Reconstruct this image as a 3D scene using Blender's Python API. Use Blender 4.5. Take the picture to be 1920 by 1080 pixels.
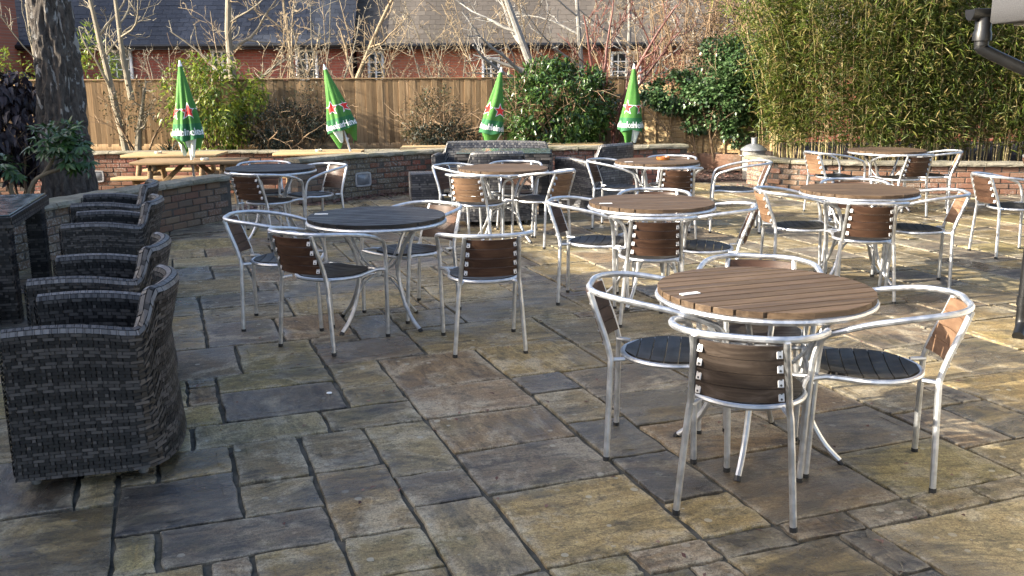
import bpy, math, random
import numpy as np
from mathutils import Vector, Matrix
R = math.radians
rng = np.random.default_rng(7)
random.seed(7)
for o in list(bpy.data.objects): bpy.data.objects.remove(o)
scene = bpy.context.scene
COL = scene.collection

# ------------------------------------------------------------------ camera
CAM_H, PITCH, ROLL, FPX = 1.558, R(12.6), R(0.3), 1755.0
cd = bpy.data.cameras.new('camera'); cam = bpy.data.objects.new('camera', cd); COL.objects.link(cam)
cd.sensor_width = 36; cd.lens = 36*FPX/1920; cd.clip_start = .05; cd.clip_end = 2000
F0 = Vector((0, math.cos(PITCH), -math.sin(PITCH))); R0 = Vector((1, 0, 0)); U0 = Vector((0, math.sin(PITCH), math.cos(PITCH)))
Rr = R0*math.cos(ROLL)-U0*math.sin(ROLL); Ur = U0*math.cos(ROLL)+R0*math.sin(ROLL)
m = Matrix((Rr, Ur, -F0)).transposed().to_4x4(); m.translation = (0, 0, CAM_H); cam.matrix_world = m
scene.camera = cam

# ------------------------------------------------------------------ light
SUN_EL = R(23); TRAVEL = Vector((.968, .25, 0)).normalized()
w = bpy.data.worlds.new('World'); scene.world = w; w.use_nodes = True
nt = w.node_tree; nt.nodes.clear()
sky = nt.nodes.new('ShaderNodeTexSky'); sky.sky_type = 'NISHITA'; sky.sun_disc = False
sky.sun_elevation = SUN_EL; sky.sun_rotation = math.atan2(-TRAVEL.x, -TRAVEL.y) % (2*math.pi)
sky.air_density = .75; sky.dust_density = 3.0; sky.ozone_density = .4
bg = nt.nodes.new('ShaderNodeBackground'); bg.inputs[1].default_value = .15
wo = nt.nodes.new('ShaderNodeOutputWorld')
nt.links.new(sky.outputs[0], bg.inputs[0]); nt.links.new(bg.outputs[0], wo.inputs[0])
sl = bpy.data.lights.new('sun', 'SUN'); sl.energy = 4.3; sl.angle = R(.55); sl.color = (1, .91, .76)
so = bpy.data.objects.new('sun', sl); COL.objects.link(so)
dv = Vector((TRAVEL.x*math.cos(SUN_EL), TRAVEL.y*math.cos(SUN_EL), -math.sin(SUN_EL)))
so.rotation_euler = dv.to_track_quat('-Z', 'Y').to_euler(); so.location = (-20, -5, 12)
vs = scene.view_settings; vs.view_transform = 'Standard'; vs.look = 'None'; vs.exposure = 1.78; vs.gamma = 1; vs.use_curve_mapping = False
scene.render.engine = 'CYCLES'

# ------------------------------------------------------------------ helpers
class MB:
    def __init__(s): s.v = []; s.f = []; s.m = []; s.mi = 0
    def add(s, vs, fs):
        b = len(s.v); s.v += [tuple(x) for x in vs]
        for f in fs: s.f.append(tuple(i+b for i in f)); s.m.append(s.mi)
    def box(s, c, d, rz=0, M=None):
        x, y, z = [k/2 for k in d]
        vs = [(-x,-y,-z),(x,-y,-z),(x,y,-z),(-x,y,-z),(-x,-y,z),(x,-y,z),(x,y,z),(-x,y,z)]
        if M is None: M = Matrix.Rotation(rz, 3, 'Z')
        s.add([M @ Vector(v)+Vector(c) for v in vs], [(3,2,1,0),(4,5,6,7),(0,1,5,4),(1,2,6,5),(2,3,7,6),(3,0,4,7)])
    def bbox(s, c, d, b, rz=0, M=None):
        """box with chamfered edges"""
        x, y, z = [k/2 for k in d]; 
        def oct_(ix, zz):
            X, Y = x-ix, y-ix; q = b
            return [(-X+q,-Y,zz),(X-q,-Y,zz),(X,-Y+q,zz),(X,Y-q,zz),(X-q,Y,zz),(-X+q,Y,zz),(-X,Y-q,zz),(-X,-Y+q,zz)]
        vs = oct_(b*.7,-z)+oct_(0,-z+b)+oct_(0,z-b)+oct_(b*.7,z)
        if M is None: M = Matrix.Rotation(rz, 3, 'Z')
        fs = [tuple(range(7,-1,-1)), tuple(range(24,32))]
        for l in range(3):
            for i in range(8): j = (i+1)%8; fs.append((l*8+i,l*8+j,l*8+8+j,l*8+8+i))
        s.add([M @ Vector(v)+Vector(c) for v in vs], fs)
    def beam(s, a, b, wd, th, up=(0,0,1)):
        a = Vector(a); b = Vector(b); d = (b-a); L = d.length; d.normalize()
        r = d.cross(Vector(up)); r = r.normalized() if r.length > 1e-4 else Vector((1,0,0)); u = r.cross(d)
        M = Matrix((d, r, u)).transposed(); s.bbox((a+b)/2, (L, wd, th), min(wd, th)*.12, M=M)
    def tube(s, pts, rad, sides=8, closed=False, cap=True):
        P = [Vector(p) for p in pts]; n = len(P)
        rr = rad if hasattr(rad, '__len__') else [rad]*n
        T = []
        for i in range(n):
            if closed: t = P[(i+1)%n]-P[i-1]
            else: t = P[min(i+1,n-1)]-P[max(i-1,0)]
            T.append(t.normalized() if t.length > 1e-9 else Vector((0,0,1)))
        ref = Vector((0,0,1)) if abs(T[0].z) < .9 else Vector((1,0,0))
        N = (ref-T[0]*ref.dot(T[0])).normalized(); vs = []
        for i in range(n):
            N = (N-T[i]*N.dot(T[i])); N = N.normalized() if N.length > 1e-6 else Vector((1,0,0))
            B = T[i].cross(N)
            for k in range(sides):
                a = 2*math.pi*k/sides; vs.append(P[i]+(N*math.cos(a)+B*math.sin(a))*rr[i])
        fs = []
        for i in range(n if closed else n-1):
            j = (i+1)%n
            for k in range(sides):
                l = (k+1)%sides; fs.append((i*sides+k,i*sides+l,j*sides+l,j*sides+k))
        if cap and not closed:
            fs.append(tuple(range(sides-1,-1,-1))); fs.append(tuple(range((n-1)*sides,n*sides)))
        s.add(vs, fs)
    def lathe(s, prof, sides=24, c=(0,0,0), cap=False):
        vs = [(c[0]+r*math.cos(2*math.pi*k/sides), c[1]+r*math.sin(2*math.pi*k/sides), c[2]+z) for r, z in prof for k in range(sides)]
        fs = [(i*sides+k,i*sides+(k+1)%sides,(i+1)*sides+(k+1)%sides,(i+1)*sides+k) for i in range(len(prof)-1) for k in range(sides)]
        if cap: fs += [tuple(range(sides-1,-1,-1)), tuple(range((len(prof)-1)*sides, len(prof)*sides))]
        s.add(vs, fs)
    def grid(s, fn, nu, nv, flip=False):
        vs = [fn(i/nu, j/nv) for j in range(nv+1) for i in range(nu+1)]
        fs = []
        for j in range(nv):
            for i in range(nu):
                a = j*(nu+1)+i; q = (a, a+1, a+nu+2, a+nu+1); fs.append(q[::-1] if flip else q)
        s.add(vs, fs)
    def mesh(s, name, mats, smooth=True):
        me = bpy.data.meshes.new(name); me.from_pydata(s.v, [], s.f)
        for mt in (mats if isinstance(mats, (list, tuple)) else [mats]): me.materials.append(mt)
        if max(s.m, default=0) > 0: me.polygons.foreach_set('material_index', s.m)
        if smooth: me.polygons.foreach_set('use_smooth', [True]*len(s.f)); smooth_by_angle(me)
        me.update(); return me
    def build(s, name, mats, parent=None, smooth=True): return obj(name, s.mesh(name, mats, smooth), parent)

def smooth_by_angle(me, ang=R(38)):
    try: me.set_sharp_from_angle(angle=ang)
    except Exception: pass
def obj(name, me, parent=None, loc=None, rz=None):
    o = bpy.data.objects.new(name, me); COL.objects.link(o)
    if parent is not None: o.parent = parent
    if loc is not None: o.location = loc
    if rz is not None: o.rotation_euler = (0, 0, rz)
    return o
def thing(name, label, cat, loc=(0,0,0), rz=0, group=None):
    o = obj(name, None, None, loc, rz); tag(o, label, cat, group); return o
def tag(o, label=None, cat=None, group=None, kind=None):
    if label: o['label'] = label
    if cat: o['category'] = cat
    if group: o['group'] = group
    if kind: o['kind'] = kind
    return o
def struct(o): o['kind'] = 'structure'; return o
def stuff(o): o['kind'] = 'stuff'; return o
def copy_tree(o, parent=None):
    c = o.copy(); COL.objects.link(c)
    if parent is not None: c.parent = parent
    for ch in o.children: copy_tree(ch, c)
    return c

# ------------------------------------------------------------------ materials
class NT:
    def __init__(s, name):
        s.mat = bpy.data.materials.new(name); s.mat.use_nodes = True; s.t = s.mat.node_tree; s.t.nodes.clear()
        s.out = s.n('ShaderNodeOutputMaterial'); s.p = s.n('ShaderNodeBsdfPrincipled'); s.l(s.p.outputs[0], s.out.inputs[0])
    def n(s, t, **kw):
        k = s.t.nodes.new(t)
        for a, b in kw.items(): setattr(k, a, b)
        return k
    def l(s, a, b): s.t.links.new(a, b)
    def val(s, node, i, v):
        if hasattr(v, 'is_linked') or isinstance(v, bpy.types.NodeSocket): s.l(v, node.inputs[i])
        else: node.inputs[i].default_value = v
        return node
    def coord(s, kind='Object', scale=(1,1,1), rot=(0,0,0)):
        c = s.n('ShaderNodeTexCoord'); mp = s.n('ShaderNodeMapping'); s.l(c.outputs[kind], mp.inputs[0])
        mp.inputs['Scale'].default_value = scale; mp.inputs['Rotation'].default_value = rot; return mp.outputs[0]
    def wcoord(s, scale=(1,1,1)):
        g = s.n('ShaderNodeNewGeometry'); mp = s.n('ShaderNodeMapping'); s.l(g.outputs['Position'], mp.inputs[0]); mp.inputs['Scale'].default_value = scale; return mp.outputs[0]
    def noise(s, vec, scale=5, detail=4, rough=.55, dist=0, out='Fac'):
        k = s.n('ShaderNodeTexNoise'); s.l(vec, k.inputs['Vector']); k.inputs['Scale'].default_value = scale
        k.inputs['Detail'].default_value = detail; k.inputs['Roughness'].default_value = rough; k.inputs['Distortion'].default_value = dist; return k.outputs[out]
    def ramp(s, fac, stops):
        k = s.n('ShaderNodeValToRGB'); s.l(fac, k.inputs[0]); e = k.color_ramp.elements
        while len(e) < len(stops): e.new(.5)
        for a, (p, c) in zip(e, stops):
            a.position = p; a.color = (*c, 1) if hasattr(c, '__len__') else (c, c, c, 1)
        return k.outputs[0]
    def mix(s, f, a, b, mode='MIX'):
        k = s.n('ShaderNodeMix', data_type='RGBA', blend_type=mode)
        for i, v in ((0, f), (6, a), (7, b)):
            if isinstance(v, bpy.types.NodeSocket): s.l(v, k.inputs[i])
            else: k.inputs[i].default_value = v if i == 0 else (*v, 1) if len(v) == 3 else v
        return k.outputs[2]
    def math(s, op, a, b=0, clamp=False):
        k = s.n('ShaderNodeMath', operation=op); k.use_clamp = clamp
        for i, v in ((0, a), (1, b)):
            if isinstance(v, bpy.types.NodeSocket): s.l(v, k.inputs[i])
            else: k.inputs[i].default_value = v
        return k.outputs[0]
    def rnd(s): return s.n('ShaderNodeNewGeometry').outputs['Random Per Island']
    def ornd(s): return s.n('ShaderNodeObjectInfo').outputs['Random']
    def bump(s, h, strength=.3, dist=.01):
        k = s.n('ShaderNodeBump'); k.inputs['Strength'].default_value = strength; k.inputs['Distance'].default_value = dist; s.l(h, k.inputs['Height']); s.l(k.outputs[0], s.p.inputs['Normal'])
    def set(s, **kw):
        for a, v in kw.items():
            i = s.p.inputs[a.replace('_', ' ')]
            if isinstance(v, bpy.types.NodeSocket): s.l(v, i)
            else: i.default_value = (*v, 1) if hasattr(v, '__len__') and len(v) == 3 else v
        return s

def m_simple(name, c1, c2, scale=8, rough=.6, metal=0, bump=.15, stretch=(1,1,1), detail=5, spec=.5, bd=.004, orand=.0):
    k = NT(name); v = k.coord('Object', stretch); n = k.noise(v, scale, detail)
    c = k.ramp(n, [(.3, c1), (.7, c2)])
    if orand:
        f = k.math('MULTIPLY_ADD', k.ornd(), orand); k.t.nodes[-1].inputs[2].default_value = 1-orand*.5
        hs = k.n('ShaderNodeHueSaturation'); k.l(c, hs.inputs['Color']); k.l(f, hs.inputs['Value']); c = hs.outputs[0]
    k.set(Base_Color=c, Roughness=k.math('MULTIPLY_ADD', n, .25) if False else rough, Metallic=metal, Specular_IOR_Level=spec)
    if bump: k.bump(k.noise(v, scale*3, 4), bump, bd)
    return k.mat
def m_leaf(name, cols, rough=.45, trans=.25, spec=.5):
    k = NT(name); r = k.rnd(); n = len(cols)
    c = k.ramp(r, [(i/max(n-1, 1), col) for i, col in enumerate(cols)])
    k.set(Base_Color=c, Roughness=rough, Specular_IOR_Level=spec)
    if trans:
        tr = k.n('ShaderNodeBsdfTranslucent'); k.l(c, tr.inputs[0]); mx = k.n('ShaderNodeMixShader'); mx.inputs[0].default_value = trans
        k.l(k.p.outputs[0], mx.inputs[1]); k.l(tr.outputs[0], mx.inputs[2]); k.l(mx.outputs[0], k.out.inputs[0])
    return k.mat
def m_wood(name, c1, c2, c3, axis=0, rough=.7, wet=0., orand=.5, scale=1.0, spec=.3):
    """weathered wood with the grain along one local axis"""
    k = NT(name); st = [38*scale]*3; st[axis] = 2.2*scale
    oi = k.n('ShaderNodeObjectInfo'); tc = k.n('ShaderNodeTexCoord'); ad = k.n('ShaderNodeVectorMath', operation='ADD'); k.l(tc.outputs['Object'], ad.inputs[0])
    cx = k.n('ShaderNodeCombineXYZ'); 
    for i in range(3): k.l(k.math('MULTIPLY', oi.outputs['Random'], 7.3+i*3.1), cx.inputs[i])
    k.l(cx.outputs[0], ad.inputs[1]); mp = k.n('ShaderNodeMapping'); k.l(ad.outputs[0], mp.inputs[0]); mp.inputs['Scale'].default_value = st
    g = k.noise(mp.outputs[0], 1, 6, .65, .6); b = k.noise(ad.outputs[0], 5*scale, 4, .6)
    c = k.ramp(g, [(.28, c1), (.5, c2), (.72, c3)])
    c = k.mix(k.math('MULTIPLY', b, .55), c, tuple(x*.55 for x in c2), 'MIX')
    f = k.math('MULTIPLY_ADD', oi.outputs['Random'], orand); k.t.nodes[-1].inputs[2].default_value = 1-orand*.5
    hs = k.n('ShaderNodeHueSaturation'); k.l(c, hs.inputs['Color']); k.l(f, hs.inputs['Value'])
    k.set(Base_Color=hs.outputs[0], Roughness=k.ramp(b, [(.35, max(.12, rough-wet)), (.65, rough)])); k.bump(g, .35, .003); k.set(Specular_IOR_Level=spec); return k.mat

def m_brick_piece(name, cols, light=(.42,.40,.36), lichen=.55):
    k = NT(name); oi = k.n('ShaderNodeObjectInfo'); v = k.wcoord()
    n = len(cols); c = k.ramp(oi.outputs['Random'], [(i/max(n-1,1), col) for i, col in enumerate(cols)])
    b = k.noise(v, 9, 5, .65); c = k.mix(k.math('MULTIPLY', b, .6), c, (.05,.04,.035))
    big = k.noise(v, 1.3, 3); sp = k.noise(v, 42, 4, .7)
    mk = k.math('MULTIPLY', k.ramp(big, [(lichen-.1, 0.), (lichen+.12, 1.)]), k.ramp(sp, [(.5, 0.), (.6, 1.)]))
    c = k.mix(k.math('MULTIPLY', mk, .75), c, light)
    c = k.mix(k.math('MULTIPLY', k.ramp(k.noise(v, .8, 2), [(.5, 0.), (.75, 1.)]), .45), c, (.06,.075,.03))
    k.set(Base_Color=c, Roughness=.9); k.bump(k.noise(v, 60, 5, .7), .5, .006); return k.mat

M = {}
def metal():
    k = NT('brushed_aluminium'); v = k.coord('Object'); n = k.noise(v, 30, 4)
    k.set(Base_Color=k.ramp(n, [(.35, (.50,.51,.52)), (.65, (.66,.67,.68))]), Metallic=1.0, Roughness=k.ramp(n, [(.3, .42), (.7, .58)])); k.bump(k.noise(v, 160, 3), .08, .001); return k.mat
M['alu'] = metal()
M['bracket'] = m_simple('bracket_steel', (.34,.34,.34), (.46,.46,.46), 40, .5, .8, .05)
M['black'] = m_simple('black_rubber', (.012,.012,.012), (.02,.02,.02), 20, .6, 0, .05)
M['top_brown'] = m_wood('weathered_brown_slats', (.042,.026,.015), (.10,.064,.037), (.18,.122,.072), 0, .75, .2, .45)
M['top_dark'] = m_wood('wet_shaded_slats', (.009,.0085,.0085), (.018,.017,.017), (.034,.031,.03), 0, .55, .2, .35)  # same slats, wet, with their place in the shade put into the colour
M['seat'] = m_wood('dark_seat_slats', (.011,.010,.009), (.024,.021,.018), (.05,.042,.032), 0, .62, .2, .4)
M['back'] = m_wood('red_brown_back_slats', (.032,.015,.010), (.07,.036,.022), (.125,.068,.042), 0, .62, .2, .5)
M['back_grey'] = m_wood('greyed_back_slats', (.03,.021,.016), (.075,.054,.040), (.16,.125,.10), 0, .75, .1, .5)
M['tag'] = m_simple('white_plastic_tag', (.75,.75,.72), (.82,.82,.8), 5, .4, 0, 0)
M['picnic'] = m_wood('pale_picnic_timber', (.30,.20,.095), (.46,.33,.17), (.56,.43,.25), 0, .75, 0, .3)
M['picnic_dark'] = m_wood('weathered_picnic_timber', (.14,.085,.045), (.25,.165,.085), (.36,.26,.14), 0, .75, 0, .3)
M['fence'] = m_wood('fence_board', (.13,.076,.036), (.25,.168,.09), (.35,.25,.145), 2, .9, 0, .85)
M['lap'] = m_wood('lap_fence_board', (.30,.19,.09), (.46,.33,.17), (.54,.43,.27), 0, .85, 0, .35)
M['soil'] = m_simple('dark_mulch', (.02,.013,.01), (.075,.045,.035), 30, .95, 0, .9, bd=.03)
M['ground'] = m_simple('garden_ground', (.05,.04,.025), (.085,.07,.045), 3, .95, 0, .5, bd=.02)
M['brick_red'] = m_brick_piece('garden_brick_red', [(.20,.05,.032), (.29,.085,.05), (.23,.10,.065), (.32,.12,.07), (.17,.062,.045)], lichen=.56)
M['brick_brown'] = m_brick_piece('garden_brick_brown', [(.17,.115,.075), (.24,.16,.10), (.20,.10,.065), (.27,.20,.13), (.16,.12,.09)], lichen=.47)
M['brick_lit'] = m_brick_piece('garden_brick_sunlit', [(.22,.13,.08), (.27,.105,.06), (.24,.165,.105), (.28,.13,.075), (.20,.13,.085)], lichen=.55)  # sun falling on the bed wall is put into the brick colour
M['mortar'] = m_simple('wall_mortar', (.05,.045,.04), (.11,.10,.085), 30, .95, 0, .5, bd=.01)
def coping():
    k = NT('stone_coping'); v = k.wcoord(); a = k.noise(v, 4, 5, .65); b = k.noise(v, 35, 5, .7)
    c = k.ramp(a, [(.25, (.10,.09,.06)), (.5, (.22,.20,.15)), (.75, (.33,.30,.23))]); c = k.mix(k.math('MULTIPLY', k.ramp(b, [(.5, 0.), (.65, 1.)]), .5), c, (.06,.055,.04))
    c = k.mix(k.math('MULTIPLY', k.ramp(k.noise(v, 2.2, 3), [(.5, 0.), (.7, 1.)]), .5), c, (.12,.12,.035))
    k.set(Base_Color=c, Roughness=.92); k.bump(b, .7, .01); return k.mat
M['coping'] = coping()
M['joint'] = m_simple('sandy_joint', (.022,.024,.018), (.095,.088,.07), 14, .95, 0, .6, bd=.008)
def slabmat():
    k = NT('riven_sandstone'); at = k.n('ShaderNodeAttribute', attribute_name='slabcol'); uv = k.n('ShaderNodeUVMap', uv_map='slabuv'); mp = k.n('ShaderNodeMapping'); k.l(uv.outputs[0], mp.inputs[0])
    mp.inputs['Scale'].default_value = (2.0, 9, 1); w = k.wcoord()
    st = k.noise(mp.outputs[0], 1.2, 7, .68, 1.3)            # riven streaks
    mp2 = k.n('ShaderNodeMapping'); k.l(uv.outputs[0], mp2.inputs[0]); mp2.inputs['Scale'].default_value = (1, 2, 1)
    led = k.noise(mp2.outputs[0], 2.2, 3, .5, 1.0)
    ridge = k.math('ABSOLUTE', k.math('SUBTRACT', k.math('FRACT', k.math('MULTIPLY', led, 5.0)), .5))
    grn = k.noise(w, 90, 4, .75); med = k.noise(w, 7, 5, .65); big = k.noise(w, .9, 3, .55)
    base = k.mix(k.ramp(st, [(.36, 0.), (.64, 1.)]), k.mix(.60, at.outputs['Color'], (.016,.013,.011)), k.mix(.30, at.outputs['Color'], (.58,.45,.25)))
    base = k.mix(k.math('MULTIPLY', k.ramp(med, [(.44, 0.), (.60, 1.)]), .65), base, k.mix(.55, at.outputs['Color'], (.20,.125,.05)))
    base = k.mix(k.math('MULTIPLY', k.ramp(med, [(.34, 1.), (.46, 0.)]), .55), base, (.035,.032,.026))
    base = k.mix(k.math('MULTIPLY', k.ramp(k.noise(w, 2.3, 4, .6), [(.56, 0.), (.72, 1.)]), .4), base, (.17,.145,.035))   # algae
    ed = k.n('ShaderNodeAttribute', attribute_name='edge'); em = k.math('MULTIPLY', k.ramp(ed.outputs['Fac'], [(.15, 0.), (1., 1.)]), k.ramp(k.noise(w, 14, 5, .7), [(.42, 0.), (.58, 1.)]))
    base = k.mix(k.math('MULTIPLY', em, .6), base, (.40,.36,.27))
    base = k.mix(k.ramp(ridge, [(.0, .42), (.08, 0.)]), base, (.02,.018,.015))
    pn = k.noise(w, 3.1, 6, .68, .5); base = k.mix(k.math('MULTIPLY', k.ramp(pn, [(.52, 0.), (.62, 1.)]), .42), base, (.52,.46,.33)); base = k.mix(k.math('MULTIPLY', k.ramp(k.noise(w, 26, 5, .7), [(.54, 0.), (.64, 1.)]), .5), base, (.05,.042,.03))
    gr = k.n('ShaderNodeMix', data_type='RGBA', blend_type='MULTIPLY'); gr.inputs[0].default_value = 1; k.l(base, gr.inputs[6]); k.l(k.ramp(k.math('ADD', k.math('MULTIPLY', grn, .5), k.math('MULTIPLY', k.noise(w, 210, 3, .7), .5)), [(.36, .35), (.64, 1.45)]), gr.inputs[7]); base = gr.outputs[2]
    vo = k.n('ShaderNodeTexVoronoi'); k.l(w, vo.inputs['Vector']); vo.inputs['Scale'].default_value = 17; vo.inputs['Randomness'].default_value = 1
    sz = k.n('ShaderNodeSeparateColor'); k.l(vo.outputs['Color'], sz.inputs[0])
    spot = k.math('LESS_THAN', k.math('ADD', vo.outputs['Distance'], k.math('MULTIPLY', grn, .12)), k.math('MULTIPLY', k.math('SUBTRACT', sz.outputs[0], .45), .62))
    spot = k.math('MULTIPLY', spot, k.ramp(k.noise(w, 1.7, 2), [(.40, 0.), (.54, 1.)]))
    base = k.mix(k.math('MULTIPLY', spot, .62), base, (.40,.38,.30))
    wet = k.math('MULTIPLY', k.ramp(k.noise(w, 1.15, 3, .5, .4), [(.50, 0.), (.62, 1.)]), k.ramp(st, [(.35, 1.), (.75, .25)]))
    wet = k.math('MAXIMUM', wet, k.math('MULTIPLY', at.outputs['Alpha'], k.ramp(led, [(.35, .2), (.55, 1.)])))
    base = k.mix(k.math('MULTIPLY', wet, .62), base, (.022,.022,.024))
    k.set(Base_Color=base, Roughness=k.ramp(wet, [(0., .78), (1., .23)]), Specular_IOR_Level=.5)
    h = k.math('ADD', k.math('MULTIPLY', st, .9), k.math('ADD', k.math('ADD', k.math('MULTIPLY', led, .8), k.math('MULTIPLY', k.math('FLOOR', k.math('MULTIPLY', led, 7.0)), .10)), k.math('MULTIPLY', grn, .30)))
    k.bump(h, .9, .011); return k.mat
M['slab'] = slabmat()
def strand(name, c1, c2):
    k = NT(name); r = k.rnd(); v = k.coord('Object'); n = k.noise(v, 120, 3)
    c = k.ramp(r, [(0, c1), (1, c2)]); k.set(Base_Color=k.mix(k.math('MULTIPLY', n, .35), c, (.01,.01,.01)), Roughness=.42, Specular_IOR_Level=.55); k.bump(n, .2, .001); return k.mat
M['rat_l'] = strand('rattan_grey_strand', (.026,.024,.024), (.095,.086,.08))
M['rat_d'] = strand('rattan_black_strand', (.002,.002,.003), (.009,.0088,.010))
M['rat_p'] = strand('rattan_pale_strand', (.07,.067,.066), (.19,.18,.175))
M['rat2_l'] = strand('sunlit_rattan_strand', (.085,.085,.088), (.17,.165,.16))  # lighter copy of the row's rattan: sun on the sofa set put into colour
M['rat2_d'] = strand('sunlit_rattan_dark_strand', (.03,.032,.04), (.075,.075,.085))
M['rat2_p'] = strand('sunlit_rattan_pale_strand', (.15,.145,.14), (.26,.25,.235))
M['rat_core'] = m_simple('rattan_core', (.006,.006,.007), (.012,.012,.013), 30, .7, 0, 0)
def glass(name, col, rough=.08):
    k = NT(name); v = k.coord('Object'); n = k.noise(v, 14, 5); k.set(Base_Color=k.ramp(n, [(.3, tuple(x*.6 for x in col)), (.7, col)]), Roughness=k.ramp(n, [(.35, rough), (.7, rough+.2)]), Specular_IOR_Level=.7); return k.mat
M['glass_top'] = glass('wet_glass_top', (.10,.14,.14))  # base colour lightened to stand in for a bright reflection
M['pane'] = glass('window_pane', (.03,.04,.045), .03)
M['white'] = m_simple('white_window_paint', (.68,.68,.66), (.8,.8,.78), 6, .5, 0, .05)
M['gutter'] = m_simple('black_gutter_plastic', (.004,.0045,.005), (.009,.0095,.011), 9, .42, 0, .04)
M['felt'] = m_simple('grey_roof_felt', (.03,.03,.032), (.075,.075,.078), 150, .9, 0, .5, bd=.004)
M['render'] = m_simple('cream_render', (.55,.52,.46), (.66,.63,.56), 3, .9, 0, .2)
M['soffit'] = m_simple('pale_soffit', (.5,.47,.4), (.6,.56,.48), 5, .7)
def housebrick(name, a, b, mo):
    k = NT(name); tc = k.n('ShaderNodeTexCoord'); mp = k.n('ShaderNodeMapping'); k.l(tc.outputs['Object'], mp.inputs[0]); mp.inputs['Rotation'].default_value = (R(90),0,0)
    br = k.n('ShaderNodeTexBrick'); k.l(mp.outputs[0], br.inputs[0]); br.inputs['Color1'].default_value = (*a,1); br.inputs['Color2'].default_value = (*b,1); br.inputs['Mortar'].default_value = (*mo,1)
    br.inputs['Scale'].default_value = 1; br.inputs['Mortar Size'].default_value = .008; br.inputs['Brick Width'].default_value = .225; br.inputs['Row Height'].default_value = .075
    n = k.noise(tc.outputs['Object'], 3, 5); c = k.mix(k.math('MULTIPLY', n, .5), br.outputs[0], tuple(x*.5 for x in a)); k.set(Base_Color=c, Roughness=.9); k.bump(br.outputs['Fac'], -.6, .01); return k.mat
M['house_l'] = housebrick('house_brick_dark_red', (.28,.075,.05), (.20,.055,.04), (.20,.14,.11))
M['house_r'] = housebrick('house_brick_orange', (.40,.13,.07), (.31,.095,.055), (.27,.19,.14))
M['slate'] = m_simple('blue_black_slate', (.012,.015,.022), (.034,.04,.055), 9, .5, 0, .25, orand=.5)
M['tile'] = m_simple('grey_brown_roof_tile', (.095,.085,.078), (.17,.15,.135), 9, .85, 0, .35, orand=.4)
M['bark_pale'] = m_simple('pale_smooth_bark', (.14,.12,.083), (.25,.22,.16), 7, .8, 0, .4, stretch=(1,1,.4))
M['bark_tan'] = m_simple('tan_twig_bark', (.17,.125,.075), (.33,.255,.155), 5, .8, 0, .3)
M['bark_brown'] = m_simple('brown_twig_bark', (.13,.085,.05), (.28,.195,.115), 5, .85, 0, .3)
M['bark_red'] = m_simple('dark_red_bark', (.085,.028,.022), (.20,.075,.055), 9, .55, 0, .3)
M['bark_silver'] = m_simple('silver_bark', (.17,.163,.145), (.29,.28,.255), 6, .7, 0, .3, stretch=(1,1,2.5))
def birch():
    k = NT('birch_bark'); v = k.coord('Object', (1,1,.42)); a = k.noise(v, 22, 6, .7, .8); b = k.noise(v, 10.5, 4, .55, .6)
    zz = k.n('ShaderNodeSeparateXYZ'); tc = k.n('ShaderNodeTexCoord'); k.l(tc.outputs['Object'], zz.inputs[0])
    c = k.ramp(a, [(.3, (.016,.012,.010)), (.5, (.075,.060,.047)), (.72, (.15,.125,.10))])
    hz = k.ramp(k.math('MULTIPLY', zz.outputs[2], .5), [(.25, 0.), (.42, 1.)])
    mk = k.math('MULTIPLY', k.ramp(b, [(.575, 0.), (.60, 1.)]), hz); c = k.mix(mk, c, (.34,.32,.29))
    k.set(Base_Color=c, Roughness=.85); k.bump(k.math('ADD', a, k.math('MULTIPLY', mk, -.4)), 1.0, .045); return k.mat
M['birch'] = birch()
M['fabric'] = m_simple('green_parasol_cloth', (.04,.165,.024), (.07,.22,.034), 3, .8, 0, .3, bd=.02)
M['fabric_band'] = m_simple('dark_green_parasol_band', (.014,.115,.04), (.025,.15,.05), 3, .8, 0, .2)
M['fabric_white'] = m_simple('white_parasol_cloth', (.55,.66,.58), (.72,.80,.74), 3, .8, 0, .2)
M['print_white'] = m_simple('white_print', (.75,.78,.75), (.8,.82,.8), 3, .7, 0, 0)
M['print_red'] = m_simple('red_print', (.62,.018,.016), (.7,.03,.02), 3, .7, 0, 0)
M['pole'] = m_simple('white_painted_pole', (.6,.62,.64), (.75,.76,.77), 8, .35, .3, .03)
M['galv'] = m_simple('galvanised_steel', (.22,.23,.24), (.40,.41,.41), 7, .5, .7, .1)
M['binwhite'] = m_simple('weathered_white_paint', (.16,.15,.125), (.36,.35,.32), 6, .6, 0, .2)
M['light_frame'] = m_simple('grey_light_frame', (.35,.35,.36), (.5,.5,.5), 8, .4, .5, .03)
M['lens'] = glass('wall_light_lens', (.20,.21,.22), .12)
M['amber'] = glass('amber_ashtray_glass', (.45,.16,.04), .1)
M['ash'] = m_simple('clear_ashtray', (.55,.52,.42), (.7,.67,.56), 8, .2, 0, 0)
M['laurel'] = m_leaf('laurel_leaf', [(.018,.045,.012), (.035,.08,.018), (.06,.12,.025), (.10,.17,.04)], .28, .12, .6)
M['bright'] = m_leaf('bright_shrub_leaf', [(.05,.09,.014), (.12,.18,.022), (.20,.26,.03), (.30,.33,.05)], .4, .35)
M['dark'] = m_leaf('dark_shrub_leaf', [(.012,.018,.012), (.022,.034,.018), (.05,.05,.03)], .5, .1)
M['leggy'] = m_leaf('leggy_shrub_leaf', [(.03,.025,.015), (.06,.06,.03), (.12,.10,.05), (.05,.07,.025)], .5, .2)
M['ivy'] = m_leaf('ivy_leaf', [(.025,.055,.018), (.045,.095,.03), (.075,.135,.045), (.12,.18,.075)], .32, .15, .6)
M['bamboo'] = m_leaf('bamboo_leaf', [(.05,.082,.014), (.095,.14,.022), (.16,.205,.034), (.105,.15,.026), (.25,.24,.065), (.33,.26,.11)], .45, .35)
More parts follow.
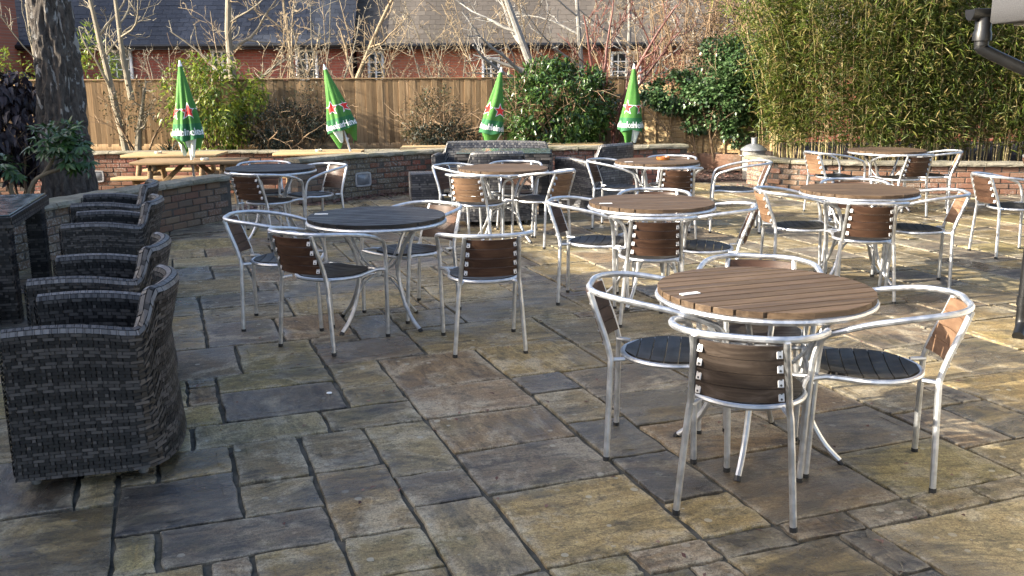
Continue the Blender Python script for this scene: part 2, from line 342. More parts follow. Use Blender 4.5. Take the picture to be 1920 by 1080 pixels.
M['cane'] = m_leaf('bamboo_cane', [(.22,.19,.07), (.40,.32,.15), (.30,.21,.10), (.16,.17,.05)], .5, 0)
M['purple'] = m_leaf('withered_dark_leaf', [(.012,.009,.012), (.03,.02,.026), (.055,.04,.045)], .55, .1)
M['fatsia'] = m_leaf('palmate_leaf', [(.022,.055,.016), (.04,.09,.024), (.075,.135,.035)], .35, .15)
M['mulch_bits'] = m_leaf('leaf_litter', [(.05,.02,.016), (.13,.06,.045), (.24,.14,.11), (.07,.035,.03)], .8, 0)
# ================================================================== SETTING
M['slate'] = m_leaf('blue_black_slate', [(.011,.014,.022), (.022,.027,.038), (.036,.042,.056)], .5, 0)
M['tile'] = m_leaf('grey_brown_roof_tile', [(.055,.047,.039), (.075,.064,.054), (.10,.086,.072)], .85, 0)
g = MB(); g.add([(-600,-600,-.32),(600,-600,-.32),(600,600,-.32),(-600,600,-.32)], [(0,1,2,3)]); struct(g.build('ground', M['ground'], smooth=False))

def inside(poly, x, y):
    c = False; n = len(poly)
    for i in range(n):
        x1, y1 = poly[i]; x2, y2 = poly[(i+1)%n]
        if (y1 > y) != (y2 > y) and x < (x2-x1)*(y-y1)/(y2-y1)+x1: c = not c
    return c
WALL_A = [(-4.35,6.6),(-4.26,7.6),(-4.14,8.45),(-3.98,9.05),(-3.78,9.62),(-3.56,10.22),(-3.30,10.74)]
WALL_B = [(-2.80,11.97),(-2.45,12.42),(-2.0,12.9),(-1.4,13.38),(-.7,13.72),(.2,13.95),(1.1,14.03),(2.0,14.12),(2.62,14.3)]
WALL_C = [(-11.5,15.6),(-8,15.85),(-5,15.95),(-1.5,16.0)]
WALL_E = [(3.62,14.05),(3.78,13.45),(4.2,13.12),(5.0,12.93),(6.3,12.72),(8.2,12.5)]
PATIO = [(-4.6,-3),(9,-3),(9,12.55),(6.3,12.72),(4.2,13.12),(3.75,13.5),(3.55,15.2),(2.75,15.2),(2.62,14.3),(1.1,14.03),(-.7,13.72),(-1.4,13.38),(-2.0,12.9),(-2.8,11.97),(-3.1,12.3),(-3.6,12.1),(-3.3,10.74),(-3.78,9.62),(-4.14,8.45),(-4.35,6.6),(-4.9,4.5),(-4.6,-3)]
pb = MB(); n = len(PATIO)-1
pb.add([(x,y,-.013) for x, y in PATIO[:n]]+[(x,y,-.33) for x, y in PATIO[:n]], [tuple(range(n))]+[(i,i+n,(i+1)%n+n,(i+1)%n) for i in range(n)])
patio = struct(pb.build('patio', M['joint'], smooth=False))

# riven slabs laid in a random pattern of a 0.1475 m module, turned 20.5 degrees
TH = R(20.5); UX = (math.cos(TH), math.sin(TH)); VX = (-math.sin(TH), math.cos(TH)); MOD = .1475
PLACED = [(0,4,6,9),(0,4,3,6),(0,4,0,3),(0,4,-4,0),(-2,0,2,6),(-2,0,0,2),(-2,0,-4,0),(-4,-2,3,6),(-4,-2,-1,3),(-4,-2,-3,-1),(-6,-4,3,6),(-6,-4,1,3),(-8,-4,-1,1),
          (-7,-3,6,8),(-3,0,6,8),(-6,-2,8,11),(-2,0,8,10),(-9,-6,1,4),(-8,-6,4,6),(-9,-6,8,10),(4,6,7,9),(4,6,4,7),(4,6,1,4),(4,6,-2,1),(6,10,-4,0),(10,14,-4,-1),(10,14,-1,2),(6,10,0,3),(4,6,-4,-2),(-6,-2,11,13),(6,10,3,6)]
def slab_xy(cu, cv):
    u = 1.07+cu*MOD; v = 3.15+cv*MOD; return u*UX[0]+v*VX[0], u*UX[1]+v*VX[1]
occ = set(); slabs = []
for a, b, c, d in PLACED:
    slabs.append((a,b,c,d)); occ |= {(i,j) for i in range(a,b) for j in range(c,d)}
rs = random.Random(11)
cells = []
for i in range(-62, 75):
    for j in range(-42, 92):
        x, y = slab_xy(i+.5, j+.5)
        if 1.0 < y < 15.3 and abs(x) < .62*y+1.2 and inside(PATIO, x, y): cells.append((i,j))
cs = set(cells)
SZ = [(4,4),(4,3),(3,4),(4,2),(2,4),(2,3),(3,2),(2,2),(3,3),(4,3),(4,4),(6,4),(4,3)]
for (i,j) in sorted(cells, key=lambda c: (c[1]//2, c[0])):
    if (i,j) in occ: continue
    o = [(4,4),(4,3),(3,4),(4,3),(6,4)]; rs.shuffle(o); o2 = [(4,2),(2,4),(3,3),(2,3),(3,2)]; rs.shuffle(o2); o = (o+o2 if rs.random() < .62 else o2+o)+[(2,2),(2,1),(1,2),(1,1)]
    for a, b in o:
        q = {(i+p,j+r) for p in range(a) for r in range(b)}
        if not (q & occ) and len(q & cs) >= len(q)*.8: break
    occ |= q; slabs.append((i,i+a,j,j+b))
SCOL = [((.30,.215,.085),30),((.23,.175,.085),26),((.195,.16,.10),18),((.11,.10,.095),14),((.205,.13,.075),16),((.15,.112,.09),12),((.35,.275,.14),10),((.25,.205,.075),16),((.085,.085,.098),8)]
KNOWN = {(0,4,6,9):((.23,.165,.12),0),(0,4,3,6):((.215,.145,.085),0),(0,4,0,3):((.125,.108,.10),.25),(0,4,-4,0):((.40,.285,.12),0),(-2,0,2,6):((.27,.215,.115),0),(-2,0,0,2):((.115,.10,.085),0),(-2,0,-4,0):((.31,.245,.15),0),(-4,-2,3,6):((.165,.13,.085),0),(-4,-2,-1,3):((.27,.185,.09),0),(-4,-2,-3,-1):((.25,.20,.10),0),(-6,-4,3,6):((.155,.125,.075),.2),(-6,-4,1,3):((.225,.185,.115),0),(-8,-4,-1,1):((.088,.085,.092),.3),(-7,-3,6,8):((.26,.22,.125),0),(-3,0,6,8):((.16,.135,.09),0),(-6,-2,8,11):((.07,.068,.075),.9),(-2,0,8,10):((.29,.225,.11),0),(-9,-6,1,4):((.09,.085,.09),1.),(6,10,-4,0):((.20,.14,.085),.9),(10,14,-1,2):((.20,.155,.10),.7),(10,14,-4,-1):((.27,.22,.08),0)}
def slab_mesh(a, b, c, d, big):
    u0, u1, v0, v1 = [x*MOD for x in (a,b,c,d)]; gp = .011
    u0 += gp*rs.uniform(.6,1.25); u1 -= gp*rs.uniform(.6,1.25); v0 += gp*rs.uniform(.55,1.1); v1 -= gp*rs.uniform(.55,1.1)
    n = 5 if big else 2; ring = []
    for (p, q) in (((u0,v0),(u1,v0)),((u1,v0),(u1,v1)),((u1,v1),(u0,v1)),((u0,v1),(u0,v0))):
        for k in range(n):
            t = k/n; j = .006 if k else .008
            ring.append((p[0]+(q[0]-p[0])*t+rs.uniform(-j,j), p[1]+(q[1]-p[1])*t+rs.uniform(-j,j)))
    cx, cy = (u0+u1)/2, (v0+v1)/2; tx, ty = rs.uniform(-.006,.006), rs.uniform(-.006,.006); h = rs.uniform(-.001,.004)
    vs = []; N = len(ring)
    for ins, dz in ((0,-.02),(0,-.0035),(.0045,0.0),(.05,.0008)):
        for (x,y) in ring:
            dx, dy = x-cx, y-cy; L = max(abs(dx)/(u1-u0), abs(dy)/(v1-v0))*2
            sx = dx*(1-2*ins/(u1-u0)); sy = dy*(1-2*ins/(v1-v0))
            z = dz+(h+tx*dx+ty*dy+(rs.uniform(-.0035,.003) if dz > 0 else rs.uniform(-.001,.001)) if dz > -.02 else 0)
            vs.append((1.07+cx+sx, 3.15+cy+sy, z))
    fs = [tuple(range(3*N,4*N))]
    for l in range(3):
        for k in range(N): k2 = (k+1)%N; fs.append((l*N+k,l*N+k2,(l+1)*N+k2,(l+1)*N+k))
    W = [(u*UX[0]+v*VX[0], u*UX[1]+v*VX[1], z) for u,v,z in vs]
    col = rs.choices([c for c,_ in SCOL], [w_ for _,w_ in SCOL])[0]; f = rs.uniform(.8,1.2); wet = 1.0 if rs.random() < .16 else 0.0
    if (a,b,c,d) in KNOWN: col, wet = KNOWN[(a,b,c,d)]; f = 1
    ang = rs.choice([0, 0, 0, .25, -.25, 1.57]); ou, ov = rs.uniform(0,50), rs.uniform(0,50); ca, sa = math.cos(ang), math.sin(ang)
    uv = [((p-1.07-cx)*ca-(q-3.15-cy)*sa+ou, (p-1.07-cx)*sa+(q-3.15-cy)*ca+ov) for p,q,_ in vs]
    return W, fs, (*[min(x*f*k_,.7) for x, k_ in zip(col, (1.08,1.10,1.0))], wet), uv
def finish_slab(W, fs, cols, uvs, name, edges):
    me = bpy.data.meshes.new(name); me.from_pydata(W, [], fs); me.materials.append(M['slab'])
    ca = me.color_attributes.new('slabcol', 'FLOAT_COLOR', 'POINT'); ca.data.foreach_set('color', np.array(cols, 'f').ravel())
    ea = me.attributes.new('edge', 'FLOAT', 'POINT'); ea.data.foreach_set('value', np.array(edges, 'f'))
    ul = me.uv_layers.new(name='slabuv'); li = np.empty(len(me.loops), 'i'); me.loops.foreach_get('vertex_index', li); ul.data.foreach_set('uv', np.array(uvs, 'f')[li].ravel()); return me
def sdist(s): x, y = slab_xy((s[0]+s[1])/2, (s[2]+s[3])/2); return y+abs(x)*.2
slabs.sort(key=sdist); rW, rF, rC, rU, rE = [], [], [], [], []
def edge_of(n): return [1.0]*(n*3//4)+[0.0]*(n//4)
for k, s in enumerate(slabs):
    W, fs, c, uv = slab_mesh(*s, k < 300)
    if k < 300: obj('paving_slab', finish_slab(W, fs, [c]*len(W), uv, 'paving_slab', edge_of(len(W))), patio)
    else:
        b = len(rW); rE += edge_of(len(W)); rW += W; rF += [tuple(i+b for i in f) for f in fs]; rC += [c]*len(W); rU += uv
stuff(obj('far_paving_slabs', finish_slab(rW, rF, rC, rU, 'far_paving_slabs', rE), patio))

# ------------------------------------------------------------------ brick walls
def path_fn(P):
    P = [Vector((*p,0)) for p in P]; L = [0]
    for a, b in zip(P, P[1:]): L.append(L[-1]+(b-a).length)
    def at(s):
        s = min(max(s,0),L[-1]-1e-6)
        for i in range(len(P)-1):
            if s <= L[i+1]:
                t = (s-L[i])/(L[i+1]-L[i]); d = (P[i+1]-P[i]).normalized()
                # smooth tangent
                d0 = (P[i]-P[i-1]).normalized() if i > 0 else d; d1 = (P[i+2]-P[i+1]).normalized() if i+2 < len(P) else d
                dd = ((d0+d)*(1-t)+(d+d1)*t).normalized(); return P[i].lerp(P[i+1], t), dd
    return at, L[-1]
def brick_meshes(L=.212, H=.064, Dp=.21):
    out = []
    for k in range(5):
        b = MB(); b.bbox((0,0,0), (L+rng.uniform(-.006,.004), Dp+rng.uniform(-.008,.006), H+rng.uniform(-.004,.002)), .006); me = b.mesh('brick', M['mortar'], False); me.materials.clear(); out.append(me)
    return out
def brick_wall(name, label, P, z0, courses, mats, cop=True, ch=.075, cop_h=.055, group='low brick garden walls'):
    root = thing(name, label, 'wall', (0,0,0), 0, group); at, L = path_fn(P)
    T = {}
    for mt in mats:
        if mt not in T:
            T[mt] = []
            for me in brick_meshes(): me.materials.append(M[mt]); T[mt].append(me)
    top = z0+courses*ch
    mb = MB(); pts = [at(L*i/60) for i in range(61)]; vs = []
    for p, d in pts:
        n_ = Vector((-d.y,d.x,0))
        for sgn in (-1,1):
            for z in (z0-.3, top-.003): q = p+n_*sgn*.097; vs.append((q.x,q.y,z))
    fs = []
    for i in range(60):
        a, b = i*4, i*4+4; fs += [(a,b,b+1,a+1),(a+2,a+3,b+3,b+2),(a+1,b+1,b+3,a+3)]
    fs += [(0,1,3,2),(240,242,243,241)]
    mb.add(vs, fs); mb.build('mortar', M['mortar'], root, False)
    for c in range(courses):
        s = .1125*(c%2)+.106
        if c%2: 
            p, d = at(.05); o = obj('brick', random.choice(T[mats[0]]), root); o.location = (p.x,p.y,z0+(c+.5)*ch); o.rotation_euler = (0,0,math.atan2(d.y,d.x)); o.scale = (.46,1,1)
        while s < L-.09:
            p, d = at(s); mt = mats[min(int(len(mats)*(s/L+random.uniform(-.1,.1))), len(mats)-1) if len(mats) > 1 else 0] if len(mats) > 1 else mats[0]
            n_ = Vector((-d.y,d.x,0))*random.uniform(-.004,.004)
            o = obj('brick', random.choice(T[mt]), root); o.location = (p.x+n_.x,p.y+n_.y,z0+(c+.5)*ch); o.rotation_euler = (random.uniform(-.01,.01),random.uniform(-.008,.008),math.atan2(d.y,d.x)+random.uniform(-.012,.012)); s += .2245
    if cop:
        s = 0
        while s < L-.05:
            ln = min(random.uniform(.42,.62), L-s)
            if L-s-ln < .2: ln = L-s
            cm = MB(); k = 5; vs = []
            wd = .155
            for i in range(k+1):
                p, d = at(s+.005+(ln-.01)*i/k); n_ = Vector((-d.y,d.x,0))
                for off, z in ((-wd,top+.004),(-wd-.006,top+cop_h*.5),(-wd+.012,top+cop_h),(0,top+cop_h+.006),(wd-.012,top+cop_h),(wd+.006,top+cop_h*.5),(wd,top+.004)):
                    q = p+n_*(off+random.uniform(-.006,.006)); vs.append((q.x,q.y,z+random.uniform(-.004,.004)))
            fs = [tuple(range(6,-1,-1)), tuple(range(k*7,k*7+7))]
            for i in range(k):
                for j in range(7): j2 = (j+1)%7; fs.append((i*7+j,i*7+j2,i*7+7+j2,i*7+7+j))
            cm.add(vs, fs); cm.build('coping_stone', M['coping'], root, False); s += ln
    return root, at, L
brick_wall('garden_wall', 'curved brown brick wall with mossy coping beside the black rattan armchairs', WALL_A, -.0, 6, ['brick_brown'])
brick_wall('garden_wall', 'long curved red brick wall with stone coping running behind the rattan sofa', WALL_B, 0, 7, ['brick_brown','brick_red','brick_red','brick_red'])
brick_wall('garden_wall', 'dark red brick retaining wall in front of the board fence', WALL_C, -.32, 9, ['brick_red'], cop_h=.045)
brick_wall('garden_wall', 'sunlit orange brick bed wall under the tall bamboo', WALL_E, 0, 5, ['brick_lit'])
# raised beds
def bed(name, poly, z, mat='soil'):
    b = MB(); n = len(poly); b.add([(x,y,z+random.uniform(-.02,.02)) for x,y in poly]+[(x,y,-.33) for x,y in poly], [tuple(range(n))]+[(i,i+n,(i+1)%n+n,(i+1)%n) for i in range(n)]); return struct(b.build(name, M[mat], smooth=False))
bed('planting_bed', [(x-.09,y+.02) for x,y in WALL_A]+[(-4.2,11.6),(-5.5,12.2),(-9,12.4),(-12,11),(-12,7.5),(-8,6.2)], .08)
bed('planting_bed', [(x,y+.1) for x,y in WALL_C]+[(2.2,16.0),(2.3,17.6),(-12,18.3)], .32)
bed('planting_bed', [(x+.02,y+.1) for x,y in WALL_E]+[(11,12.6),(11,18),(3.95,18),(3.9,15.2)], .36)
bed('mulch_strip', [(2.66,14.36),(3.55,14.2),(3.72,15.0),(3.8,16.6),(2.5,17.2),(2.45,15.2)], .006)

# ------------------------------------------------------------------ closeboard fence
FY = 17.2
fx0, fx1 = -12.6, 2.12
fn = thing('board_fence', 'long closeboard fence of upright tan boards behind the shrubs', 'fence', (0,FY,0))
bms = []
for k in range(5):
    b = MB(); b.bbox((0,0,0), (.108+rng.uniform(-.008,.003), .016, 1.16), .003); bms.append(b.mesh('fence_board', M['fence'], False))
def fline(x): return -.0 + .055*(x-fx0)*-.0
x = fx0; k = 0
while x < fx1:
    o = obj('fence_board', random.choice(bms), fn); o.location = (x, .012*(k%2)-.006+random.uniform(-.003,.003), 1.0+random.uniform(-.008,.008)-.02); o.rotation_euler = (0, random.uniform(-.006,.006), R(6)); x += .0985; k += 1
b = MB(); b.bbox(((fx0+fx1)/2,0,.36), (fx1-fx0+.1,.03,.15), .005); b.build('gravel_board', M['fence'], fn)
b = MB(); b.bbox(((fx0+fx1)/2,0,1.575), (fx1-fx0+.1,.07,.025), .005); b.build('cap_rail', M['picnic_dark'], fn)
for z in (.62,1.3):
    b = MB(); b.bbox(((fx0+fx1)/2,.05,z), (fx1-fx0+.1,.06,.05), .005); b.build('back_rail', M['fence'], fn)
for i in range(7):
    b = MB(); b.bbox((fx0+.2+i*2.35,.1,.7), (.09,.09,1.74), .005); b.build('fence_post', M['fence'], fn)
# lap fence
lf = thing('lap_fence', 'sunlit yellow lap-panel fence half covered by ivy', 'fence', (2.2,17.05,0), math.atan2(-1.75,3.2))
for i in range(3):
    b = MB(); b.bbox((i*1.25,0,.72), (.09,.09,1.5), .006); b.build('fence_post', M['lap'], lf)
    if i < 2:
        for j in range(11):
            b = MB(); b.bbox((i*1.25+.625,-.0+.008*(j%2),.36+j*.102), (1.15,.014,.125), .003, M=Matrix.Rotation(R(5),3,'X')); b.build('lap_board', M['lap'], lf)
        for q in (.16,.43,.7,.97):
            b = MB(); b.bbox((i*1.25+q,-.026,.86), (.035,.022,1.18), .003); b.build('batten', M['lap'], lf)
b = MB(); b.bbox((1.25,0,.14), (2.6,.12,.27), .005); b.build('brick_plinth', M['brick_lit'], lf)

# ------------------------------------------------------------------ houses
def house(name, label, x0, x1, y, eave, roof_rise, roof_run, wall_m, roof_m, wins, course=.17, slate=.26):
    h = thing(name, label, 'house', (0,0,0))
    b = MB(); b.box(((x0+x1)/2, y+4, (eave-.4)/2), (x1-x0, 8, eave+.4)); b.build('wall', M[wall_m], h, False)
    Ls = math.hypot(roof_rise, roof_run); a = math.atan2(roof_rise, roof_run); nc = int(Ls/course)
    ca, sa = math.cos(a), math.sin(a)
    rf = MB(); e = (y-.38, eave-.02)
    rf.add([(x0-.15,e[0],e[1]-.03),(x1+.15,e[0],e[1]-.03),(x1+.15,e[0]+roof_run,e[1]+roof_rise-.03),(x0-.15,e[0]+roof_run,e[1]+roof_rise-.03),
            (x0-.15,e[0]+2*roof_run,e[1]-.03),(x1+.15,e[0]+2*roof_run,e[1]-.03)], [(0,1,2,3),(3,2,5,4)]); roof = rf.build('roof', M[roof_m], h, False)
    for c in range(nc):
        mb = MB(); s = c*course; xx = x0-.15-(slate/2 if c%2 else 0)
        Mx = Matrix.Rotation(a-.03, 3, 'X')
        while xx < x1+.15:
            l, r_ = max(xx,x0-.15), min(xx+slate-.006,x1+.15)
            if r_-l > .02: mb.box(((l+r_)/2, e[0]+(s+course*.55)*ca, e[1]+(s+course*.55)*sa+.02+random.uniform(-.003,.003)), (r_-l, course*1.15, .022), M=Mx)
            xx += slate
        stuff(mb.build('roof_course', M[roof_m], roof, False))
    b = MB(); b.box(((x0+x1)/2, y-.2, eave-.09), (x1-x0+.2,.36,.10)); b.build('soffit', M['gutter'], h, False)
    b = MB(); b.tube([(x0-.1,y-.42,eave-.05),(x1+.1,y-.42,eave-.05)], .06, 8); b.build('gutter', M['gutter'], h)
    for (wx0,wx1,wz0,wz1) in wins:
        wn = MB(); t = .07; d = .09; cx, cz = (wx0+wx1)/2, (wz0+wz1)/2
        for (bx,bz,sx,sz) in ((cx,wz1-t/2,wx1-wx0,t),(cx,wz0+t/2,wx1-wx0,t),(wx0+t/2,cz,t,wz1-wz0-2*t),(wx1-t/2,cz,t,wz1-wz0-2*t)): wn.bbox((bx,y-.03,bz),(sx,d,sz),.006)
        wo_ = wn.build('window', M['white'], h)
        gb = MB(); nbx = max(2, round((wx1-wx0)/.24)); nbz = max(2, round((wz1-wz0)/.3))
        for i in range(1,nbx): gb.box((wx0+(wx1-wx0)*i/nbx, y-.035, cz), (.028 if nbx != 2 else .05,.03,wz1-wz0-2*t))
        for i in range(1,nbz): gb.box((cx, y-.037, wz0+(wz1-wz0)*i/nbz), (wx1-wx0-2*t,.03,.028))
        gb.build('glazing_bar', M['white'], wo_, False)
        p = MB(); p.box((cx,y-.012,cz), (wx1-wx0-t,.012,wz1-wz0-t)); p.build('pane', M['pane'], wo_, False)
        s_ = MB(); s_.bbox((cx,y-.06,wz0-.03), (wx1-wx0+.12,.16,.06), .008); s_.build('sill', M['soffit'], wo_)
    return h
house('brick_house', 'dark red brick house with a blue-black slate roof behind the fence', -13.6, -4.35, 26, 2.5, 4.2, 4.4, 'house_l', 'slate',
      [(-10.85,-10.2,1.3,2.4),(-8.05,-7.5,1.3,2.36),(-5.8,-5.2,1.3,2.36)])
house('brick_house', 'orange brick house with a grey-brown tiled roof and white windows', -4.25, 15.5, 26.6, 2.5, 4.2, 4.4, 'house_r', 'tile',
      [(-3.95,-3.5,1.2,2.3),(-.8,-.3,1.2,2.15),(2.75,3.6,1.2,2.28),(4.8,5.65,1.3,2.4)], .19, .29)
gw = thing('brick_house', 'tall red brick gable end with a white window at the fence corner', 'house', (0,0,0))
b = MB(); b.box((-16.2,25,2.9), (6.2,1.6,6.6)); b.build('wall', M['house_r'], gw, False)
b = MB(); b.add([(-19.6,23.9,6.1),(-12.85,23.9,6.1),(-12.85,26.2,6.1),(-19.6,26.2,6.1),(-16.2,23.9,8.2),(-16.2,26.2,8.2)], [(0,4,5,3),(1,2,5,4),(0,1,4),(2,3,5),(0,3,2,1)]); b.build('roof', M['slate'], gw, False)
wn = MB(); 
for bx,bz,sx,sz in ((-13.45,2.5,.8,.07),(-13.45,1.7,.8,.07),(-13.815,2.1,.07,.73),(-13.085,2.1,.07,.73),(-13.45,2.1,.05,.73)): wn.bbox((bx,24.17,bz),(sx,.09,sz),.006)
wo_ = wn.build('window', M['white'], gw); b = MB(); b.box((-13.45,24.19,2.1),(.7,.012,.73)); b.build('pane', M['pane'], wo_, False)

# pub on the sunny side, out of frame: its eave throws the shade over the near paving
pub = thing('pub_building', 'long brick pub building whose eave shades the near patio', 'building', (-8.5,11.4,0), math.atan2(-.934,.358))
b = MB(); b.box((8,-3.2,1.3), (16,6,3.2)); b.build('wall', M['render'], pub, False)
b = MB(); b.add([(-.3,.05,2.98),(16.3,.05,2.98),(16.3,-6.5,2.98),(-.3,-6.5,2.98),(-.3,-3.2,4.3),(16.3,-3.2,4.3),(-.3,.05,2.88),(16.3,.05,2.88)], [(0,1,5,4),(2,3,4,5),(0,4,3),(1,2,5),(0,6,7,1),(0,3,2,1)]); b.build('roof', M['slate'], pub, False)
for i in range(4):
    wn = MB(); cx = 2+i*3.6
    for bx,bz,sx,sz in ((cx,2.2,1.3,.08),(cx,.9,1.3,.08),(cx-.61,1.55,.08,1.22),(cx+.61,1.55,.08,1.22),(cx,1.55,.05,1.22)): wn.bbox((bx,-.19,bz),(sx,.1,sz),.006)
    wo_ = wn.build('window', M['white'], pub); b = MB(); b.box((cx,-.195,1.55),(1.16,.02,1.22)); b.build('pane', M['pane'], wo_, False)
# ================================================================== BISTRO TABLES
TR, TH_ = .44, .715
def smooth_path(P, n=6, closed=False):
    P = [Vector(p) for p in P]; out = []; N = len(P)
    rngi = range(N if closed else N-1)
    for i in rngi:
        p0 = P[(i-1)%N] if closed or i > 0 else P[i]; p1 = P[i]; p2 = P[(i+1)%N]; p3 = P[(i+2)%N] if closed or i+2 < N else p2
        for k in range(n):
            t = k/n; out.append(.5*((2*p1)+(p2-p0)*t+(2*p0-5*p1+4*p2-p3)*t*t+(3*p1-p0-3*p2+p3)*t**3))
    if not closed: out.append(P[-1])
    return out
def slat_mesh(y0, y1, Rr_, z0, z1, mat, name='slat'):
    b = MB(); n = 8; top = []
    def xe(y): return math.sqrt(max(Rr_*Rr_-y*y, 1e-6))
    ys = [y0+(y1-y0)*i/n for i in range(n+1)]
    poly = [(xe(y), y) for y in ys]+[(-xe(y), y) for y in reversed(ys)]; N = len(poly); c = .0022
    cy = (y0+y1)/2
    vs = [(x,y,z0) for x,y in poly]+[(x,y,z1-c) for x,y in poly]+[(x-c*(1 if x>0 else -1), y+(c if y < cy else -c), z1) for x,y in poly]
    fs = [tuple(range(N-1,-1,-1)), tuple(range(2*N,3*N))]
    for l in range(2):
        for k in range(N): k2 = (k+1)%N; fs.append((l*N+k,l*N+k2,l*N+N+k2,l*N+N+k))
    b.add(vs, fs); return b.mesh(name, mat, False)
def make_table(mat):
    t = thing('bistro_table', 'x', 'table')
    n = 12; gp = .0085; wd = (2*(TR-.008)-(n-1)*gp)/n; y = -(TR-.008)
    for i in range(n):
        a = max(y, -TR+.010); b_ = min(y+wd, TR-.010); obj('slat', slat_mesh(a, b_, TR-.004, TH_-.024, TH_, mat), t); y += wd+gp
    r = MB(); r.tube([(TR*.985*math.cos(a), TR*.985*math.sin(a), TH_-.038) for a in np.linspace(0,2*math.pi,48,endpoint=False)], .0135, 8, True); r.build('rim', M['alu'], t)
    cb = MB()
    for a in (0, math.pi/2):
        cb.beam((-.41*math.cos(a),-.41*math.sin(a),TH_-.034-(.002 if a else 0)),(.41*math.cos(a),.41*math.sin(a),TH_-.034-(.002 if a else 0)),.03,.018)
    cb.build('cross_bar', M['alu'], t)
    for k in range(4):
        a = math.pi/4+k*math.pi/2; ca, sa = math.cos(a), math.sin(a)
        P = smooth_path([(r_*ca, r_*sa, z) for r_, z in ((.345,.675),(.285,.62),(.215,.52),(.178,.41),(.178,.31),(.215,.18),(.275,.08),(.345,.012))], 4)
        l = MB(); l.tube(P, .0125, 8); lo = l.build('leg', M['alu'], t)
        f = MB(); f.tube([(.340*ca,.340*sa,.018),(.352*ca,.352*sa,0)], .0145, 8); f.build('foot_cap', M['black'], lo)
        for z0_, z1_ in ((.50,.365),(.235,.325)):
            rr0 = .205 if z0_ > .4 else .195
            q = MB(); q.tube(smooth_path([(rr0*ca,rr0*sa,z0_),(.13*ca,.13*sa,(z0_+z1_*2)/3),(.05*ca,.05*sa,z1_),(0,0,z1_)], 4), .008, 6); q.build('brace', M['alu'], t)
    h = MB(); h.lathe([(0,.31),(.022,.315),(.022,.375),(0,.38)], 12); h.build('hub', M['alu'], t)
    return t
TABLES = {  # name: (x, y, slat angle, wood, label)
 'T1': (1.04,3.76,19,'b','warm brown slatted round table with four tucked chairs, standing farthest from the fence'),
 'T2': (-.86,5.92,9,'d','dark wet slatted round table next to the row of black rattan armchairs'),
 'T3': (.98,6.53,11,'b','brown slatted round table in the middle of the patio, beyond the dark wet one'),
 'T4': (2.68,7.21,-9,'b','brown slatted round table between the black downpipe and the lidded bin'),
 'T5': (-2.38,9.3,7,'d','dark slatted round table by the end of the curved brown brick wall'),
 'T6': (-.08,9.15,5,'b','weathered slatted round table directly in front of the rattan sofa set'),
 'T7': (1.52,9.83,8,'b','brown slatted round table with an amber ashtray on it'),
 'T8': (4.47,11.22,-6,'b','slatted round table standing closest to the bamboo bed wall'),
 'T9': (5.08,8.35,0,'b','slatted round table beside the black downpipe, mostly cut off')}
protoT = {}
TG = 'round aluminium bistro tables'
for k, (x, y, a, wd, lab) in TABLES.items():
    if wd in protoT: t = copy_tree(protoT[wd])
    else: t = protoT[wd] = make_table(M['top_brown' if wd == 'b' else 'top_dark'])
    t.location = (x,y,0); t.rotation_euler = (0,0,R(a)); tag(t, lab, 'table', TG)
tg = MB(); tg.bbox((0,0,.0025), (.085,.028,.004), .0012); tgm = tg.mesh('number_tag', M['tag'], False)
for (k, dx, dy, a, lab) in (('T1',-.33,-.12,25,'small white tag lying on the edge of the warm brown table'),('T2',-.36,.04,4,'small white tag on the edge of the dark wet table'),('T3',-.33,-.12,8,'small white tag on the brown table in mid patio'),('T7',-.31,-.15,5,'small white tag on the table with the amber ashtray')):
    o = obj('table_tag', tgm, None, (TABLES[k][0]+dx, TABLES[k][1]+dy, TH_+.0005), R(a)); tag(o, lab, 'tag', 'white tags on the round tables')
def ashtray(loc, mat, label, r=.055):
    a = MB(); a.lathe([(0,0),(r*.9,0),(r,.006),(r*1.05,.032),(r*.86,.034),(r*.75,.012),(0,.010)], 16)
    o = a.build('ashtray', mat); o.location = loc; tag(o, label, 'ashtray', 'glass ashtrays'); return o
ashtray((1.60,9.93,TH_+.001), M['amber'], 'amber glass ashtray on a brown round table', .07)

